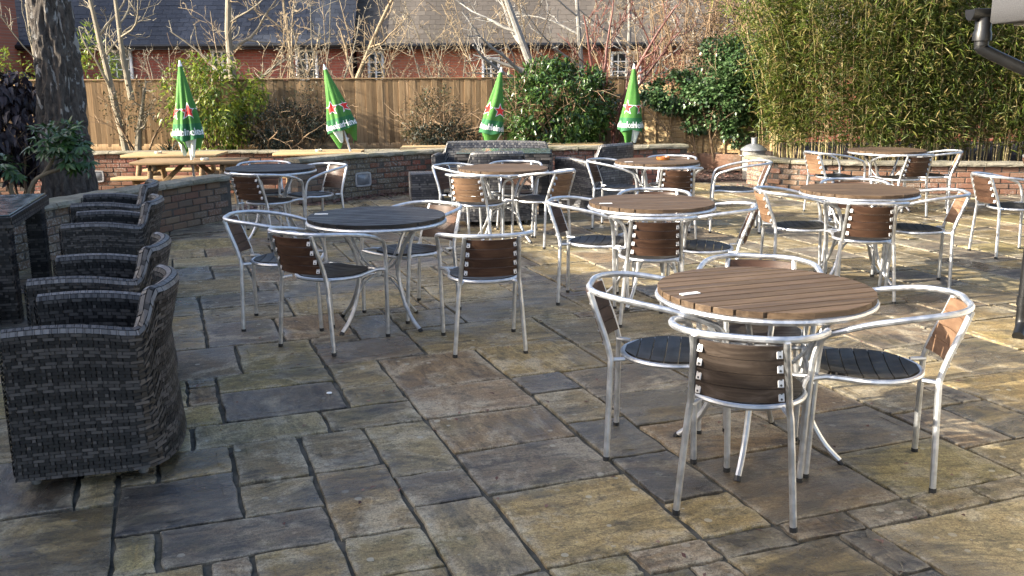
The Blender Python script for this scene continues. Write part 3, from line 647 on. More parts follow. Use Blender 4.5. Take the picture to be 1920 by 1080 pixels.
# ================================================================== BISTRO CHAIRS
def make_chair(backmat):
    c = thing('bistro_chair', 'x', 'chair')
    half = [(0,-.350,.714),(.10,-.346,.714),(.185,-.305,.712),(.245,-.22,.706),(.270,-.10,.690),(.270,.02,.666),(.262,.12,.635),(.251,.185,.605),(.242,.212,.54),(.236,.222,.45),(.228,.232,.22),(.222,.238,.012)]
    P = smooth_path([(-x,y,z) for x,y,z in reversed(half[1:])]+half, 4)
    f = MB(); f.tube(P, .0125, 9); f.build('hoop_frame', M['alu'], c)
    for s in (-1,1):
        u = MB(); u.tube(smooth_path([(s*.152,-.337,.709),(s*.156,-.312,.635),(s*.163,-.272,.53),(s*.168,-.248,.445),(s*.175,-.245,.40),(s*.190,-.248,.22),(s*.206,-.252,.012)], 3), .0125, 8); uo = u.build('rear_leg', M['alu'], c)
        q = MB(); q.tube([(s*.2055,-.2525,.02),(s*.207,-.2525,0)], .0143, 8); q.build('foot_cap', M['black'], uo)
        q = MB(); q.tube([(s*.2215,.238,.02),(s*.2215,.238,0)], .0143, 8); q.build('foot_cap', M['black'], c)
        q = MB(); q.tube([(s*.166,-.252,.428),(s*.145,-.19,.428)], .009, 7); q.build('stub', M['alu'], c)
    ring = [(.205*math.sin(a), -.005-.205*math.cos(a), .425) for a in np.linspace(-2.15,2.15,19)]
    ring = [(-.232,.222,.43),(-.205,.165,.435)]+ring[1:-1]+[(.205,.165,.435),(.232,.222,.43)]
    g_ = MB(); g_.tube(smooth_path(ring, 2), .0115, 8); g_.build('seat_ring', M['alu'], c)
    g_ = MB(); g_.tube(smooth_path([(-.234,.222,.43),(-.12,.225,.424),(.12,.225,.424),(.234,.222,.43)], 3), .011, 8); g_.build('front_bar', M['alu'], c)
    def sz(x, y): return .444-.016*math.cos(x/.2*1.4)-.010*math.cos((y+.02)/.2*1.3)+.012
    n = 7; y = -.20; wd = .4/n
    for i in range(n):
        y0, y1 = y+.002, y+wd-.002; b = MB(); K = 8
        def ex(yy): return math.sqrt(max(.198**2-(yy+.005)**2*(1 if yy < 0 else .62), 1e-4))
        vs = []
        for kx in range(K+1):
            for yy in (y0, y1):
                x = ex(yy)*(2*kx/K-1); z = sz(x, yy); vs += [(x,yy,z),(x,yy,z-.014)]
        fs = []
        for kx in range(K):
            a = kx*4; b_ = a+4; fs += [(a,b_,b_+2,a+2),(a+1,a+3,b_+3,b_+1),(a,a+1,b_+1,b_),(a+2,b_+2,b_+3,a+3)]
        fs += [(0,2,3,1),(K*4,K*4+1,K*4+3,K*4+2)]
        b.add(vs, fs); b.build('seat_slat', M['seat'], c); y += wd
    br = MB(); br.bbox((0,0,0), (.021,.0035,.036), .0015); br.mi = 1
    for z in (-.010,.010): br.tube([(0,-.0026,z),(0,.0026,z)], .0042, 8)
    brm = br.mesh('bracket', [M['bracket'], M['black']], False)
    for i in range(4):
        z0 = .474+i*.0555; zc = z0+.027; b = MB(); K = 10; vs = []
        def up(z): t = (z-.445)/(.709-.445); return -.248-.089*t, .168-.016*t   # leg y, half spacing
        for kx in range(K+1):
            s = 2*kx/K-1
            for z in (z0, z0+.053):
                yy, hx = up(z); bow = -.040*(1-s*s)
                for th in (.0, .013): vs.append((s*(hx-.012), yy+bow-th+.012, z))
        fs = []
        for kx in range(K):
            a = kx*4; b_ = a+4; fs += [(a,b_,b_+2,a+2),(a+1,a+3,b_+3,b_+1),(a,a+1,b_+1,b_),(a+2,b_+2,b_+3,a+3)]
        fs += [(0,2,3,1),(K*4,K*4+1,K*4+3,K*4+2)]
        b.add(vs, fs); so_ = b.build('back_slat', backmat, c)
        for s in (-1,1):
            yy, hx = up(zc); o = obj('bracket', brm, so_); o.location = (s*(hx-.024), yy-.0105, zc); o.rotation_euler = (R(-16), 0, s*R(20))
    return c
CH = [ # key, midpoint of the two uprights (x, y), facing angle, table, wood, label ending
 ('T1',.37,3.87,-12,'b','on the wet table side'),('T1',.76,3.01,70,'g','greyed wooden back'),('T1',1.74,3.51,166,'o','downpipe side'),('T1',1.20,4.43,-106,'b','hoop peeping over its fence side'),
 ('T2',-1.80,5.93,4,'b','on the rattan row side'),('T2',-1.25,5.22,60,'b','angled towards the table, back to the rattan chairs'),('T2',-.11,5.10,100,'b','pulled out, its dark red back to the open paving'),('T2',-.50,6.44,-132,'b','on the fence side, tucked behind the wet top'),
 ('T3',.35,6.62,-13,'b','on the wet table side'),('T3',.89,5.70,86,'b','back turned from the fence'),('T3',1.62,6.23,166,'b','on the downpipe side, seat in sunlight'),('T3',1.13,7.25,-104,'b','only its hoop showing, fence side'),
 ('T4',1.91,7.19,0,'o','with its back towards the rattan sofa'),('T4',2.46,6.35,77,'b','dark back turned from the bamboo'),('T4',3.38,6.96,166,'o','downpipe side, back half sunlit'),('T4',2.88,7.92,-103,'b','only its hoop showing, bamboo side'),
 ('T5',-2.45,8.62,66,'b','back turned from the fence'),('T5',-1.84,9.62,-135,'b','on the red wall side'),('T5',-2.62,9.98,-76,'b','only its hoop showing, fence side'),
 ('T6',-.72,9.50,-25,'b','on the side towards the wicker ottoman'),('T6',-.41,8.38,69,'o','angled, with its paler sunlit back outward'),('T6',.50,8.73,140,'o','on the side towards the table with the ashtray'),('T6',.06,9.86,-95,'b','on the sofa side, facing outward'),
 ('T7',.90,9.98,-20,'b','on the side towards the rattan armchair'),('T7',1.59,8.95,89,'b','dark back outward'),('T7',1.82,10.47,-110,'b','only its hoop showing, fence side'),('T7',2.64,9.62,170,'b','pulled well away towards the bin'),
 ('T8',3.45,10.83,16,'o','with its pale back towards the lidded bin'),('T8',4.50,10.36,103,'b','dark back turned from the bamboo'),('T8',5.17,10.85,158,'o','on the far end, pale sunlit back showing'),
 ('T9',4.12,8.22,5,'b','on the side towards the lidded bin'),('T9',5.55,10.15,-20,'b','standing loose behind it near the bamboo wall')]
TN = {'T1':'the warm brown table farthest from the fence','T2':'the dark wet table','T3':'the mid-patio table','T4':'the table between downpipe and bin','T5':'the dark table by the curved wall','T6':'the table before the sofa','T7':'the ashtray table','T8':'the bamboo-side table','T9':'the cut-off table by the downpipe'}
M['back_sunlit'] = m_wood('dry_sunlit_back_slats', (.11,.06,.034), (.20,.115,.064), (.29,.19,.115), 0, .7, 0, .4)  # lighter back slats for chairs the sun reaches, sunlight put into the colour
protoC = {}
for tk, x, y, a, wd, lab in CH:
    tx, ty = TABLES[tk][:2]; dx, dy = x-tx, y-ty; d = math.hypot(dx, dy)
    if d < .70: x, y = tx+dx/d*.70, ty+dy/d*.70
    if wd in protoC: c = copy_tree(protoC[wd])
    else: c = protoC[wd] = make_chair({'b':M['back'],'g':M['back_grey'],'o':M['back_sunlit']}[wd])
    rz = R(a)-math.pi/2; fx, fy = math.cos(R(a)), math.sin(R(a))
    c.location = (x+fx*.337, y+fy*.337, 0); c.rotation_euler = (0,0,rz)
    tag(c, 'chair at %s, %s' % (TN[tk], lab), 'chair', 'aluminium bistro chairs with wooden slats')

# ================================================================== RATTAN
def weave(mb, fn, nu, nv, off=.003, rowmat=None, gap=.22, pal=None):
    """flat strands woven over fn(u,v)->(point, normal)"""
    for j in range(nv):
        v0, v1 = (j+.08)/nv, (j+.92)/nv; ph = (j+j//3)%3
        mb.mi = rowmat[j%len(rowmat)]
        i = -ph
        while i < nu:
            ln = 3
            a, b = max(i+gap*1.4, 0), min(i+ln-gap*1.4, nu)
            if b-a > .6:
                us = [a/nu, (a+.25)/nu, (b-.25)/nu, b/nu]; vs = []
                for q, o in zip(us, (-.2, 1, 1, -.2)):
                    for v in (v0, v1): p, n = fn(q, v); vs.append(p+n*off*o)
                mb.add(vs, [(0,2,3,1),(2,4,5,3),(4,6,7,5)])
            if 0 <= i <= nu:   # upright strand showing between two dashes
                c0, c1 = max(i-gap*1.5,0)/nu, min(i+gap*1.5,nu)/nu; vs = []
                om = mb.mi; mb.mi = 2 if om == 2 else ((1 if rng.random() < .45 else 0) if om == 0 else (0 if rng.random() < .38 else 1))
                for q in (c0, c1):
                    for v in (v0-.03/nv, v1+.03/nv): p, n = fn(min(max(q,0),1), min(max(v,0),1)); vs.append(p+n*off*1.1)
                mb.add(vs, [(0,2,3,1)]); mb.mi = om
            i += ln
ROW = [0,0,1,1,1,0,0,0,1,1,1,1,0,0,1,0,0,0,1,1]
def rattan_seat(W, D, arm, back, name, label, cat, nu_m=52, nv_m=62, group=None, rise=.10, ms='rat'):
    MS = [M[ms+'_l'],M[ms+'_d'],M[ms+'_p']]
    t = thing(name, label, cat, group=group); hw, hd, rc, th = W/2, D/2, .075, .055
    # plan path: left arm front -> back -> right arm front
    P = [(-hw,hd),(-hw,hd*.4),(-hw,-hd+rc+.06)]
    for a in np.linspace(0,math.pi/2,5): P.append((-hw+rc-rc*math.cos(a), -hd+rc-rc*math.sin(a)))
    P += [(x,-hd-.035*math.cos(x/hw*1.5)) for x in np.linspace(-hw+rc+.05,hw-rc-.05,5)]
    for a in np.linspace(math.pi/2,0,5): P.append((hw-rc+rc*math.cos(a), -hd+rc-rc*math.sin(a)))
    P += [(hw,-hd+rc+.06),(hw,hd*.4),(hw,hd)]
    at, L = path_fn(P)
    def top(p):
        k = min(max((hw-abs(p.x)-.012)/.075,0),1)*(p.y < -hd+rc+.01); k = k*k*(3-2*k); return arm-.035*(.5-p.y/D)+.02*math.sin((p.y/D+.5)*math.pi)+(back-arm+.02*math.cos(p.x/hw*1.4))*k
    def outer(s, v, side=1):
        p, d = at(s*L); n = Vector((d.y,-d.x,0)); zt = top(p); z = .05+(zt-.05)*v
        fl = .034*(1-v)**2+.075*max(z-.5,0)/.3*(p.y < -hd+rc)*max(0,1-(p.x/hw)**2)
        return Vector((p.x,p.y,z))+n*(th/2*side+fl), n*side
    nu = max(8,int(L*nu_m)//2*2); nv = int((back+arm)/2*nv_m)
    b = MB(); b.mi = 0
    c = MB()
    K = 120
    rings = []
    vs = []
    for i in range(K+1):
        s = i/K; po0, n = outer(s,0); po1, _ = outer(s,.6); po2, _ = outer(s,1); pi2, _ = outer(s,1,-1); pi1, _ = outer(s,.35,-1)
        mid = (po2+pi2)/2+Vector((0,0,th*.42))
        vs += [po0-n*.006, po1-n*.006, po2-n*.006, mid-Vector((0,0,.006)), pi2+n*.006, pi1+n*.006, Vector((pi1.x,pi1.y,.05))]
    fs = [(i*7+j,i*7+7+j,i*7+8+j,i*7+1+j) for i in range(K) for j in range(6)]+[(0,1,2,3,4,5,6),tuple(K*7+j for j in range(6,-1,-1))]
    c.add(vs, fs); c.build('core', M['rat_core'], t)
    weave(b, lambda u,v: outer(u,v), nu, nv, .004, ROW, pal=.5); b.build('woven_shell', MS, t, False)
    b = MB(); weave(b, lambda u,v: outer(1-u,.42+.58*v,-1), nu, max(6,nv//2), .004, ROW, pal=.3); b.build('woven_lining', MS, t, False)
    def roll(u, v):
        a = math.pi*v; p, n = outer(u,1); q, _ = outer(u,1,-1); m_ = (p+q)/2; d = (p-m_)
        dirn = d*math.cos(a)+Vector((0,0,th*.45))*math.sin(a); return m_+dirn, dirn.normalized()
    b = MB(); weave(b, roll, nu*2, 4, .004, [2,0,2,0], .2); b.build('top_roll', MS, t, False)
    # scrolled arm fronts
    for s in (0,1):
        sg = -1 if s == 0 else 1
        def front(u, v): return Vector((sg*hw+(u-.5)*th*sg*1.0, hd+.012, .05+(arm-.05)*v)), Vector((0,1,0))
        b = MB(); weave(b, front, 3, nv, .003, ROW); b.build('arm_front', MS, t, False)
    sm = MB(); sm.bbox((0,.02,.36), (W-th-.02, D-.04, .07), .015); so_ = sm.build('seat', M['rat_core'], t)
    b = MB(); weave(b, lambda u,v: (Vector((-hw+th/2+.02+(W-th-.04)*u, -hd+.08+(D-.08)*v, .397)), Vector((0,0,1))), int(W*20)//2*2, int(D*36), .003, ROW); b.build('woven_seat', MS, so_, False)
    b = MB(); b.mi = 0; weave(b, lambda u,v: (Vector((-hw+th/2+(W-th)*u, hd-.0, .06+.32*v)), Vector((0,1,0))), int(W*20)//2*2, 15, .003, ROW); b.build('front_skirt', MS, t, False)
    k_ = MB(); k_.box((0,hd-.012,.22), (W-th,.012,.33)); k_.build('skirt_core', M['rat_core'], t, False)
    for sx in (-1,1):
        for sy in (-1,1):
            f = MB(); f.lathe([(.016,0),(.02,.008),(.02,.055)], 10, (sx*(hw-.03),sy*(hd-.05),0), True); f.build('foot', M['galv'], t)
    return t
RG = 'black rattan armchairs in a row'
proto = rattan_seat(.62,.50,.615,.76,'rattan_armchair','x','armchair')
ROWC = [(-1.77,3.78,105,'black rattan armchair heading the row, its whole woven side in view'),(-2.13,4.70,104,'second rattan armchair of the row, behind the foremost one'),(-2.80,6.45,106,'third rattan armchair of the row, beside the large glass-topped table'),(-3.22,7.50,106,'last rattan armchair of the row, nearest the curved brick wall')]
for i, (x,y,a,lab) in enumerate(ROWC):
    c = proto if i == 0 else copy_tree(proto); c.location = (x,y,0); c.rotation_euler = (0,0,R(a)); tag(c, lab, 'armchair', RG)
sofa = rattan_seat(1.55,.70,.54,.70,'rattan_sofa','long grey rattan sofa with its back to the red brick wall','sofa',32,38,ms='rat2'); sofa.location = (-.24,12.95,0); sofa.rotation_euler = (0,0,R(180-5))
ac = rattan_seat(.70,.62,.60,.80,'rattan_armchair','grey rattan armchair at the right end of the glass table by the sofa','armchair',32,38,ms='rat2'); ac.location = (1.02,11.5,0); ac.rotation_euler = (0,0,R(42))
ac2 = copy_tree(ac); ac2.location = (-.2,10.44,0); ac2.rotation_euler = (0,0,R(8)); tag(ac2, 'rattan armchair facing the sofa across the glass table', 'armchair')
ac['label'] = 'grey rattan armchair beside the sofa, turned side-on against the red wall'
def wbox(parent, name, c, d, nm=44, nvm=56, faces='fblr', rowm=ROW, ms='rat'):
    root = MB(); root.bbox(c, (d[0]-.012,d[1]-.012,d[2]), .006); o = root.build(name, M['rat_core'], parent); x0, x1, y0, y1, z0, z1 = c[0]-d[0]/2, c[0]+d[0]/2, c[1]-d[1]/2, c[1]+d[1]/2, c[2]-d[2]/2, c[2]+d[2]/2
    b = MB(); nv = max(2,int(d[2]*nvm)); V = Vector
    F = {'f': (lambda u,v: (V((x0+(x1-x0)*u,y0,z0+(z1-z0)*v)),V((0,-1,0))), d[0]), 'b': (lambda u,v: (V((x1-(x1-x0)*u,y1,z0+(z1-z0)*v)),V((0,1,0))), d[0]),
         'r': (lambda u,v: (V((x1,y0+(y1-y0)*u,z0+(z1-z0)*v)),V((1,0,0))), d[1]), 'l': (lambda u,v: (V((x0,y1-(y1-y0)*u,z0+(z1-z0)*v)),V((-1,0,0))), d[1])}
    for f in faces:
        fn_, ln = F[f]; weave(b, fn_, max(2,int(ln*nm)//2*2), nv, .003, rowm)
    if 't' in name or True:
        weave(b, lambda u,v: (V((x0+(x1-x0)*u,y0+(y1-y0)*v,z1)),V((0,0,1))), max(2,int(d[0]*nm)//2*2), max(2,int(d[1]*nvm)), .003, rowm)
    b.build('weave', [M[ms+'_l'],M[ms+'_d'],M[ms+'_p']], o, False); return o
def glass_table(label, loc, rz, W, D, H, nm=44, nvm=56):
    t = thing('glass_top_table', label, 'table', loc, rz, 'rattan tables with glass tops')
    wbox(t, 'apron', (0,0,H-.045), (W,D,.07), nm, nvm)
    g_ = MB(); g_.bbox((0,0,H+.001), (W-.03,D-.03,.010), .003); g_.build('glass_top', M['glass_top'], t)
    for sx in (-1,1):
        for sy in (-1,1): wbox(t, 'leg', (sx*(W/2-.09),sy*(D/2-.09),(H-.08)/2), (.12,.12,H-.08), nm, nvm)
    return t
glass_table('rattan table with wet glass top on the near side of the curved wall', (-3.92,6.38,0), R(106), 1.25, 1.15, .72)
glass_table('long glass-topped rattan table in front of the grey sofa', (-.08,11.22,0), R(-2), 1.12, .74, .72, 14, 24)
st = thing('rattan_stool', 'low black rattan stool under the wet glass table edge', 'stool', (-3.52,5.72,0), R(20)); wbox(st, 'seat_box', (0,0,.19), (.42,.42,.32)); 
for sx in (-1,1):
    for sy in (-1,1): f = MB(); f.lathe([(.016,0),(.016,.05)], 8, (sx*.18,sy*.18,0), True); f.build('foot', M['galv'], st)
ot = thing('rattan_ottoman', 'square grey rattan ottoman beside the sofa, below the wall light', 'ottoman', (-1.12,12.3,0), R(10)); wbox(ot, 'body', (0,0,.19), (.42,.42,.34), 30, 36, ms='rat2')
for sx in (-1,1):
    for sy in (-1,1): f = MB(); f.lathe([(.016,0),(.016,.04)], 8, (sx*.18,sy*.18,0), True); f.build('foot', M['galv'], ot)

# ================================================================== PICNIC TABLES
GZ = -.32
def picnic(label, loc, rz, L, mat, top=.77):
    t = thing('picnic_table', label, 'picnic table', loc, rz, 'timber picnic tables in the lower garden')
    def plank(y, z, w_=.135, n='top_plank'):
        b = MB(); b.bbox((0,0,0), (L,w_,.042), .005); o = b.build(n, mat, t); o.location = (random.uniform(-.006,.006),y,z)
    for i in range(5): plank((i-2)*.143, top-.021)
    for s in (-1,1):
        for k in (0,1): plank(s*(.60+k*.145), .45, .135, 'bench_plank')
        for e in (-1,1):
            b = MB(); b.beam((e*L*.33, s*.58, 0), (e*L*.33, s*.22, top-.05), .10, .05, (1,0,0)); b.build('leg', M['picnic_dark'], t)
    for e in (-1,1):
        b = MB(); b.beam((e*L*.33+.06,-.74,.405), (e*L*.33+.06,.74,.405), .05, .09); b.build('bench_bearer', M['picnic_dark'], t)
        b = MB(); b.beam((e*L*.33+.06,-.33,top-.085), (e*L*.33+.06,.33,top-.085), .05, .08); b.build('top_bearer', M['picnic_dark'], t)
        b = MB(); b.beam((e*L*.30,0,.42), (e*L*.08,0,top-.06), .06, .05, (0,1,0)); b.build('brace', M['picnic_dark'], t)
    return t
picnic('brown picnic table with a parasol through it, beyond the curved wall', (-4.42,13.0,GZ+.04), R(3), 1.45, M['picnic_dark'])
picnic('pale picnic table against the retaining wall behind the brown one', (-5.25,14.75,GZ), R(2), 1.45, M['picnic'])
picnic('pale picnic table with a leaning parasol behind the red brick wall', (-3.05,15.0,GZ), R(4), 1.35, M['picnic'])
picnic('pale picnic table just left of the sofa back, beyond the red wall', (-1.0,15.45,GZ+.03), R(2), 1.6, M['picnic'])
picnic('pale picnic table right of the sofa back, beyond the red wall', (.75,15.55,GZ+.05), R(1), 1.55, M['picnic'])
ashtray((-4.2,12.9,GZ+.811), M['ash'], 'clear ashtray on the brown picnic table'); ashtray((-5.5,14.7,GZ+.771), M['ash'], 'pale ashtray on the picnic table by the retaining wall')
ashtray((-3.05,14.95,GZ+.771), M['ash'], 'pale ashtray on the picnic table under the leaning parasol'); ashtray((.55,15.4,GZ+.821), M['ash'], 'pale ashtray on the picnic table right of the sofa')

# ================================================================== PARASOLS
def text_tris(txt, size):
    cu = bpy.data.curves.new('lettering', 'FONT'); cu.body = txt; cu.size = size; cu.resolution_u = 3; cu.offset = size*.022
    o = bpy.data.objects.new('lettering', cu); COL.objects.link(o); bpy.context.view_layer.update()
    me = bpy.data.meshes.new_from_object(o.evaluated_get(bpy.context.evaluated_depsgraph_get()))
    V_ = [tuple(v.co) for v in me.vertices]; F_ = [tuple(p.vertices) for p in me.polygons]
    bpy.data.objects.remove(o); bpy.data.curves.remove(cu); bpy.data.meshes.remove(me); return V_, F_
LET = text_tris('Heineken', .135)
LETW = max(v[0] for v in LET[0])
def star(r, n=5):
    pts = []
    for k in range(10): a = math.pi/2+k*math.pi/5; q = r if k%2 == 0 else r*.42; pts.append((q*math.cos(a), q*math.sin(a)))
    V_ = [(0,0)]+pts; F_ = [(0,1+k,1+(k+1)%10) for k in range(10)]
    for _ in range(2):   # subdivide so it can follow the folds
        nv = list(V_); nf = []; em = {}
        def mid(a,b):
            q = (min(a,b),max(a,b))
            if q not in em: em[q] = len(nv); nv.append(((nv[a][0]+nv[b][0])/2,(nv[a][1]+nv[b][1])/2))
            return em[q]
        for a,b,c in F_: x,y,z = mid(a,b),mid(b,c),mid(c,a); nf += [(a,x,z),(x,b,y),(z,y,c),(x,y,z)]
        V_, F_ = nv, nf
    return V_, F_
def parasol(label, base, tip, seed, phase, hem=.98, pole_r=.019):
    rs_ = random.Random(seed); base = Vector(base); tip = Vector(tip); ax = (tip-base); Lp = ax.length; ax.normalize()
    t = thing('parasol', label, 'parasol', base, 0, 'closed green parasols')
    Q = Vector((0,0,1)).rotation_difference(ax).to_matrix().to_4x4()
    t.rotation_euler = Q.to_euler()
    p = MB(); p.tube([(0,0,0),(0,0,Lp-.03)], pole_r, 12); p.build('pole', M['pole'], t)
    p = MB(); p.lathe([(.0,Lp+.03),(.012,Lp+.025),(.016,Lp-.01),(.03,Lp-.05),(.02,Lp-.06)], 12); p.build('finial', M['tag'], t)
    k_ = MB(); k_.tube([(0,0,Lp-hem-.18),(.045,0,Lp-hem-.18)], .012, 8); k_.lathe([(.026,Lp-hem-.21),(.026,Lp-hem-.15)], 12); k_.build('clamp', M['pole'], t)
    ph = [rs_.uniform(0,6.3) for _ in range(4)]; hv = [rs_.uniform(-.06,.07) for _ in range(8)]
    def rad(a, s):   # s: 0 tip .. 1 hem
        fold = 7; q = a+phase+.35*s*math.sin(a+ph[0])
        r0 = .022+.215*s**1.02
        return r0*(1+.12*math.sin(2*a+ph[1])*s+.05*math.sin(5*a+9*s+ph[2])*s)*(1-.30*min(1,s*1.7)*(.5+.5*math.cos(fold*q+1.5*math.sin(a+ph[2])+1.5*s))**1.4*(.65+.35*math.sin(a*2+ph[3])))
    def pt(a, s, off=0): r_ = rad(a,s)+off; return Vector((r_*math.cos(a), r_*math.sin(a)*.9, Lp-.03-hem*s))
    NA, NS = 96, 20
    def hemv(a): x = (a/(2*math.pi)*8)%8; i = int(x); f = x-i; return hv[i]*(1-f)+hv[(i+1)%8]*f
    def smax(a): return 1+hemv(a)
    for (nm, s0, s1, mt) in (('canopy',0,.80,'fabric'),('printed_band',.80,1,'fabric_band')):
        b = MB(); ns = NS if nm == 'canopy' else 6
        vs = [pt(2*math.pi*i/NA, (s0+(s1-s0)*j/ns)*(1 if s1 < 1 else 1+(smax(2*math.pi*i/NA)-1)*(j/ns)*.6)) for j in range(ns+1) for i in range(NA)]
        fs = [(j*NA+i,(j+1)*NA+i,(j+1)*NA+(i+1)%NA,j*NA+(i+1)%NA) for j in range(ns) for i in range(NA)]
        b.add(vs, fs); b.build(nm, M[mt], t)
    # lining and valance hanging below the band
    b = MB(); ns = 6; vs = []
    for j in range(ns+1):
        for i in range(NA):
            a = 2*math.pi*i/NA; f = j/ns; q = pt(a, .985); drop = (.15+.10*math.sin(2*a+ph[1])+.05*math.sin(7*a+ph[2]))*f
            k2 = 1-.42*f+.10*math.sin(6*a+ph[3])*f; vs.append(Vector((q.x*k2*.97, q.y*k2*.97, q.z-drop+.01)))
    fs = [(j*NA+i,(j+1)*NA+i,(j+1)*NA+(i+1)%NA,j*NA+(i+1)%NA) for j in range(ns) for i in range(NA)]
    b.add(vs, fs); b.m = [0 if ((i*8//NA)+int(seed))%3 == 0 else 1 for j in range(ns) for i in range(NA)]; b.build('valance', [M['fabric_white'],M['fabric']], t)
    s3, s4 = star(.125), star(.097)
    for k in range(4):
        a0 = phase+k*math.pi/2+rs_.uniform(-.12,.12)
        for (V_, F_), off, mt, nm in ((s3,.004,'print_white','star_outline'),(s4,.007,'print_red','star')):
            b = MB(); b.add([pt(a0+x/.155, .635-y/hem, off) for x,y in V_], F_); b.build(nm, M[mt], t, False)
        V_, F_ = LET; a1 = a0+rs_.uniform(-.15,.15); sc = 1.0
        b = MB(); b.add([pt(a1+(x-LETW/2)/.27, .955-(y)/hem, .006) for x,y,_ in V_], F_); b.build('lettering', M['print_white'], t, False)
    return t
def at_px(px, py, Y):
    x = (px-960)/FPX; y = (py-540)/FPX; c, s = math.cos(ROLL), math.sin(ROLL); x, y = c*x-s*y, s*x+c*y
    F = math.cos(PITCH)-y*math.sin(PITCH); D = math.sin(PITCH)+y*math.cos(PITCH); k = Y/F; return Vector((x*k, Y, CAM_H-D*k))
def pole_line(pa, pb, Y, zb):
    a = at_px(*pa, Y); b = at_px(*pb, Y); d = (a-b); k = (zb-b.z)/d.z; return b+d*k, a
ba, ti = pole_line((337,117),(359,292),13.0,GZ); parasol('closed green parasol through the brown picnic table, its pole leaning', ba, ti, 3, 3.6)
ba, ti = pole_line((608,124),(654,275),14.95,GZ); parasol('closed green parasol tilting sharply over the red brick wall, two stars showing', ba, ti, 4, 4.35)
ba, ti = pole_line((940,129),(919,262),15.3,GZ); parasol('closed green parasol behind the sofa, beside the glossy laurel', ba, ti, 5, 3.75)
ba, ti = pole_line((1189,123),(1182,262),15.3,GZ); parasol('closed green parasol beside the red-barked tree and lap fence', ba, ti, 6, 4.0)

# ================================================================== SMALL THINGS
def wall_light(label, loc, rz):
    t = thing('wall_light', label, 'wall light', loc, rz, 'bulkhead lights on the brick walls')
    f = MB(); pts = [(x,z) for x,z in ((-.115,-.06),(-.085,-.085),(.085,-.085),(.115,-.06),(.115,.06),(.085,.085),(-.085,.085),(-.115,.06))]
    f.tube(smooth_path([(x,-.03,z) for x,z in pts], 2, True), .014, 6, True); f.build('frame', M['light_frame'], t)
    l = MB(); l.grid(lambda u,v: (-.105+.21*u, -.03-.022*(1-(2*u-1)**2)*(1-(2*v-1)**2), -.075+.15*v), 8, 6); l.build('lens', M['lens'], t)
    h = MB(); h.bbox((0,-.012,0), (.215,.03,.155), .01); h.build('housing', M['gutter'], t)
wall_light('bulkhead light on the wall left of the rattan ottoman', (-2.03,12.735,.235), R(44))
wall_light('bulkhead light on the dark wall behind the birch trunk', (-6.98,15.80,-.01), R(3))
wall_light('bulkhead light on the red wall behind the ashtray table', (1.75,13.99,.20), R(4))
bn = thing('lidded_bin', 'weathered white bin with a grey conical lid at the bamboo wall end', 'bin', (3.76,14.62,0)); bn.scale = (.92,.92,.93)
b = MB(); b.lathe([(.165,0),(.17,.02),(.185,.30),(.192,.47),(.20,.50),(.19,.505)], 24, cap=True); b.build('body', M['binwhite'], bn)
b = MB(); b.lathe([(.215,.485),(.222,.50),(.215,.515),(.13,.575),(.055,.60),(.05,.605)], 24); b.build('lid', M['galv'], bn)
b = MB(); b.lathe([(.05,.60),(.05,.685),(.058,.69),(.058,.70),(.0,.70)], 16); b.build('chimney', M['galv'], bn)
for s in (-1,1): b = MB(); b.tube(smooth_path([(s*.19,-.05,.40),(s*.225,-.05,.41),(s*.225,.05,.41),(s*.19,.05,.40)], 3), .008, 6); b.build('handle', M['galv'], bn)

# shelter whose roof corner, gutter and downpipe reach into the frame
sh = thing('garden_shelter', 'low flat-roofed shelter with grey felt edge, black gutter and downpipe', 'shelter', (0,0,0))
b = MB(); b.bbox((5.62,3.6,1.925), (5.76,3.92,.15), .012); b.build('roof_edge', M['felt'], sh)
b = MB(); b.box((5.66,3.6,1.842), (5.62,3.8,.012)); b.build('soffit', M['soffit'], sh, False)
b = MB(); b.box((6.0,3.3,.9), (5.3,3.6,1.87)); b.build('wall', M['render'], sh, False)
gt = MB(); prof = [(.062*math.cos(a), .062*math.sin(a)) for a in np.linspace(math.pi,2*math.pi,9)]
vs = [(x, 5.635+.0+py, 1.935+pz) for x in (2.66,8.4) for (py,pz) in prof]+[(x, 5.635+py*.92, 1.935+pz*.92+.004) for x in (2.66,8.4) for (py,pz) in prof]
fs = [(i,i+1,i+10,i+9) for i in range(8)]+[(18+i,27+i,28+i,19+i) for i in range(8)]+[(0,9,27,18),(8,26,35,17)]; gt.add(vs, fs); gt.add([(2.66,5.635+a,1.935+c) for a,c in prof], [tuple(range(9))]); gt.build('gutter', M['gutter'], sh)
b = MB(); b.lathe([(.052,1.76),(.052,1.80),(.045,1.82),(.045,1.90)], 16, (2.745,5.635,0)); b.build('outlet', M['gutter'], sh)
dp = MB(); dp.tube(smooth_path([(2.745,5.635,1.83),(2.745,5.635,1.74),(2.775,5.63,1.70),(3.08,5.55,1.545),(3.115,5.545,1.51),(3.118,5.545,1.40)], 4), .034, 14); dp.tube([(3.118,5.545,1.42),(3.118,5.545,.17)], .034, 14, cap=False)
dp.tube(smooth_path([(3.118,5.545,.18),(3.118,5.545,.10),(3.105,5.52,.06),(3.06,5.46,.02)], 4), .034, 14); dpo = dp.build('downpipe', M['gutter'], sh)
for z in (.22,1.42,1.76):
    b = MB(); x, y = (3.118,5.545) if z < 1.6 else (2.745,5.635); b.lathe([(.034,z-.03),(.040,z-.028),(.040,z+.028),(.034,z+.03)], 16, (x,y,0)); b.build('collar', M['gutter'], dpo)
b = MB(); b.box((3.25,5.50,.22), (.24,.02,.05)); b.build('bracket', M['gutter'], sh, False)
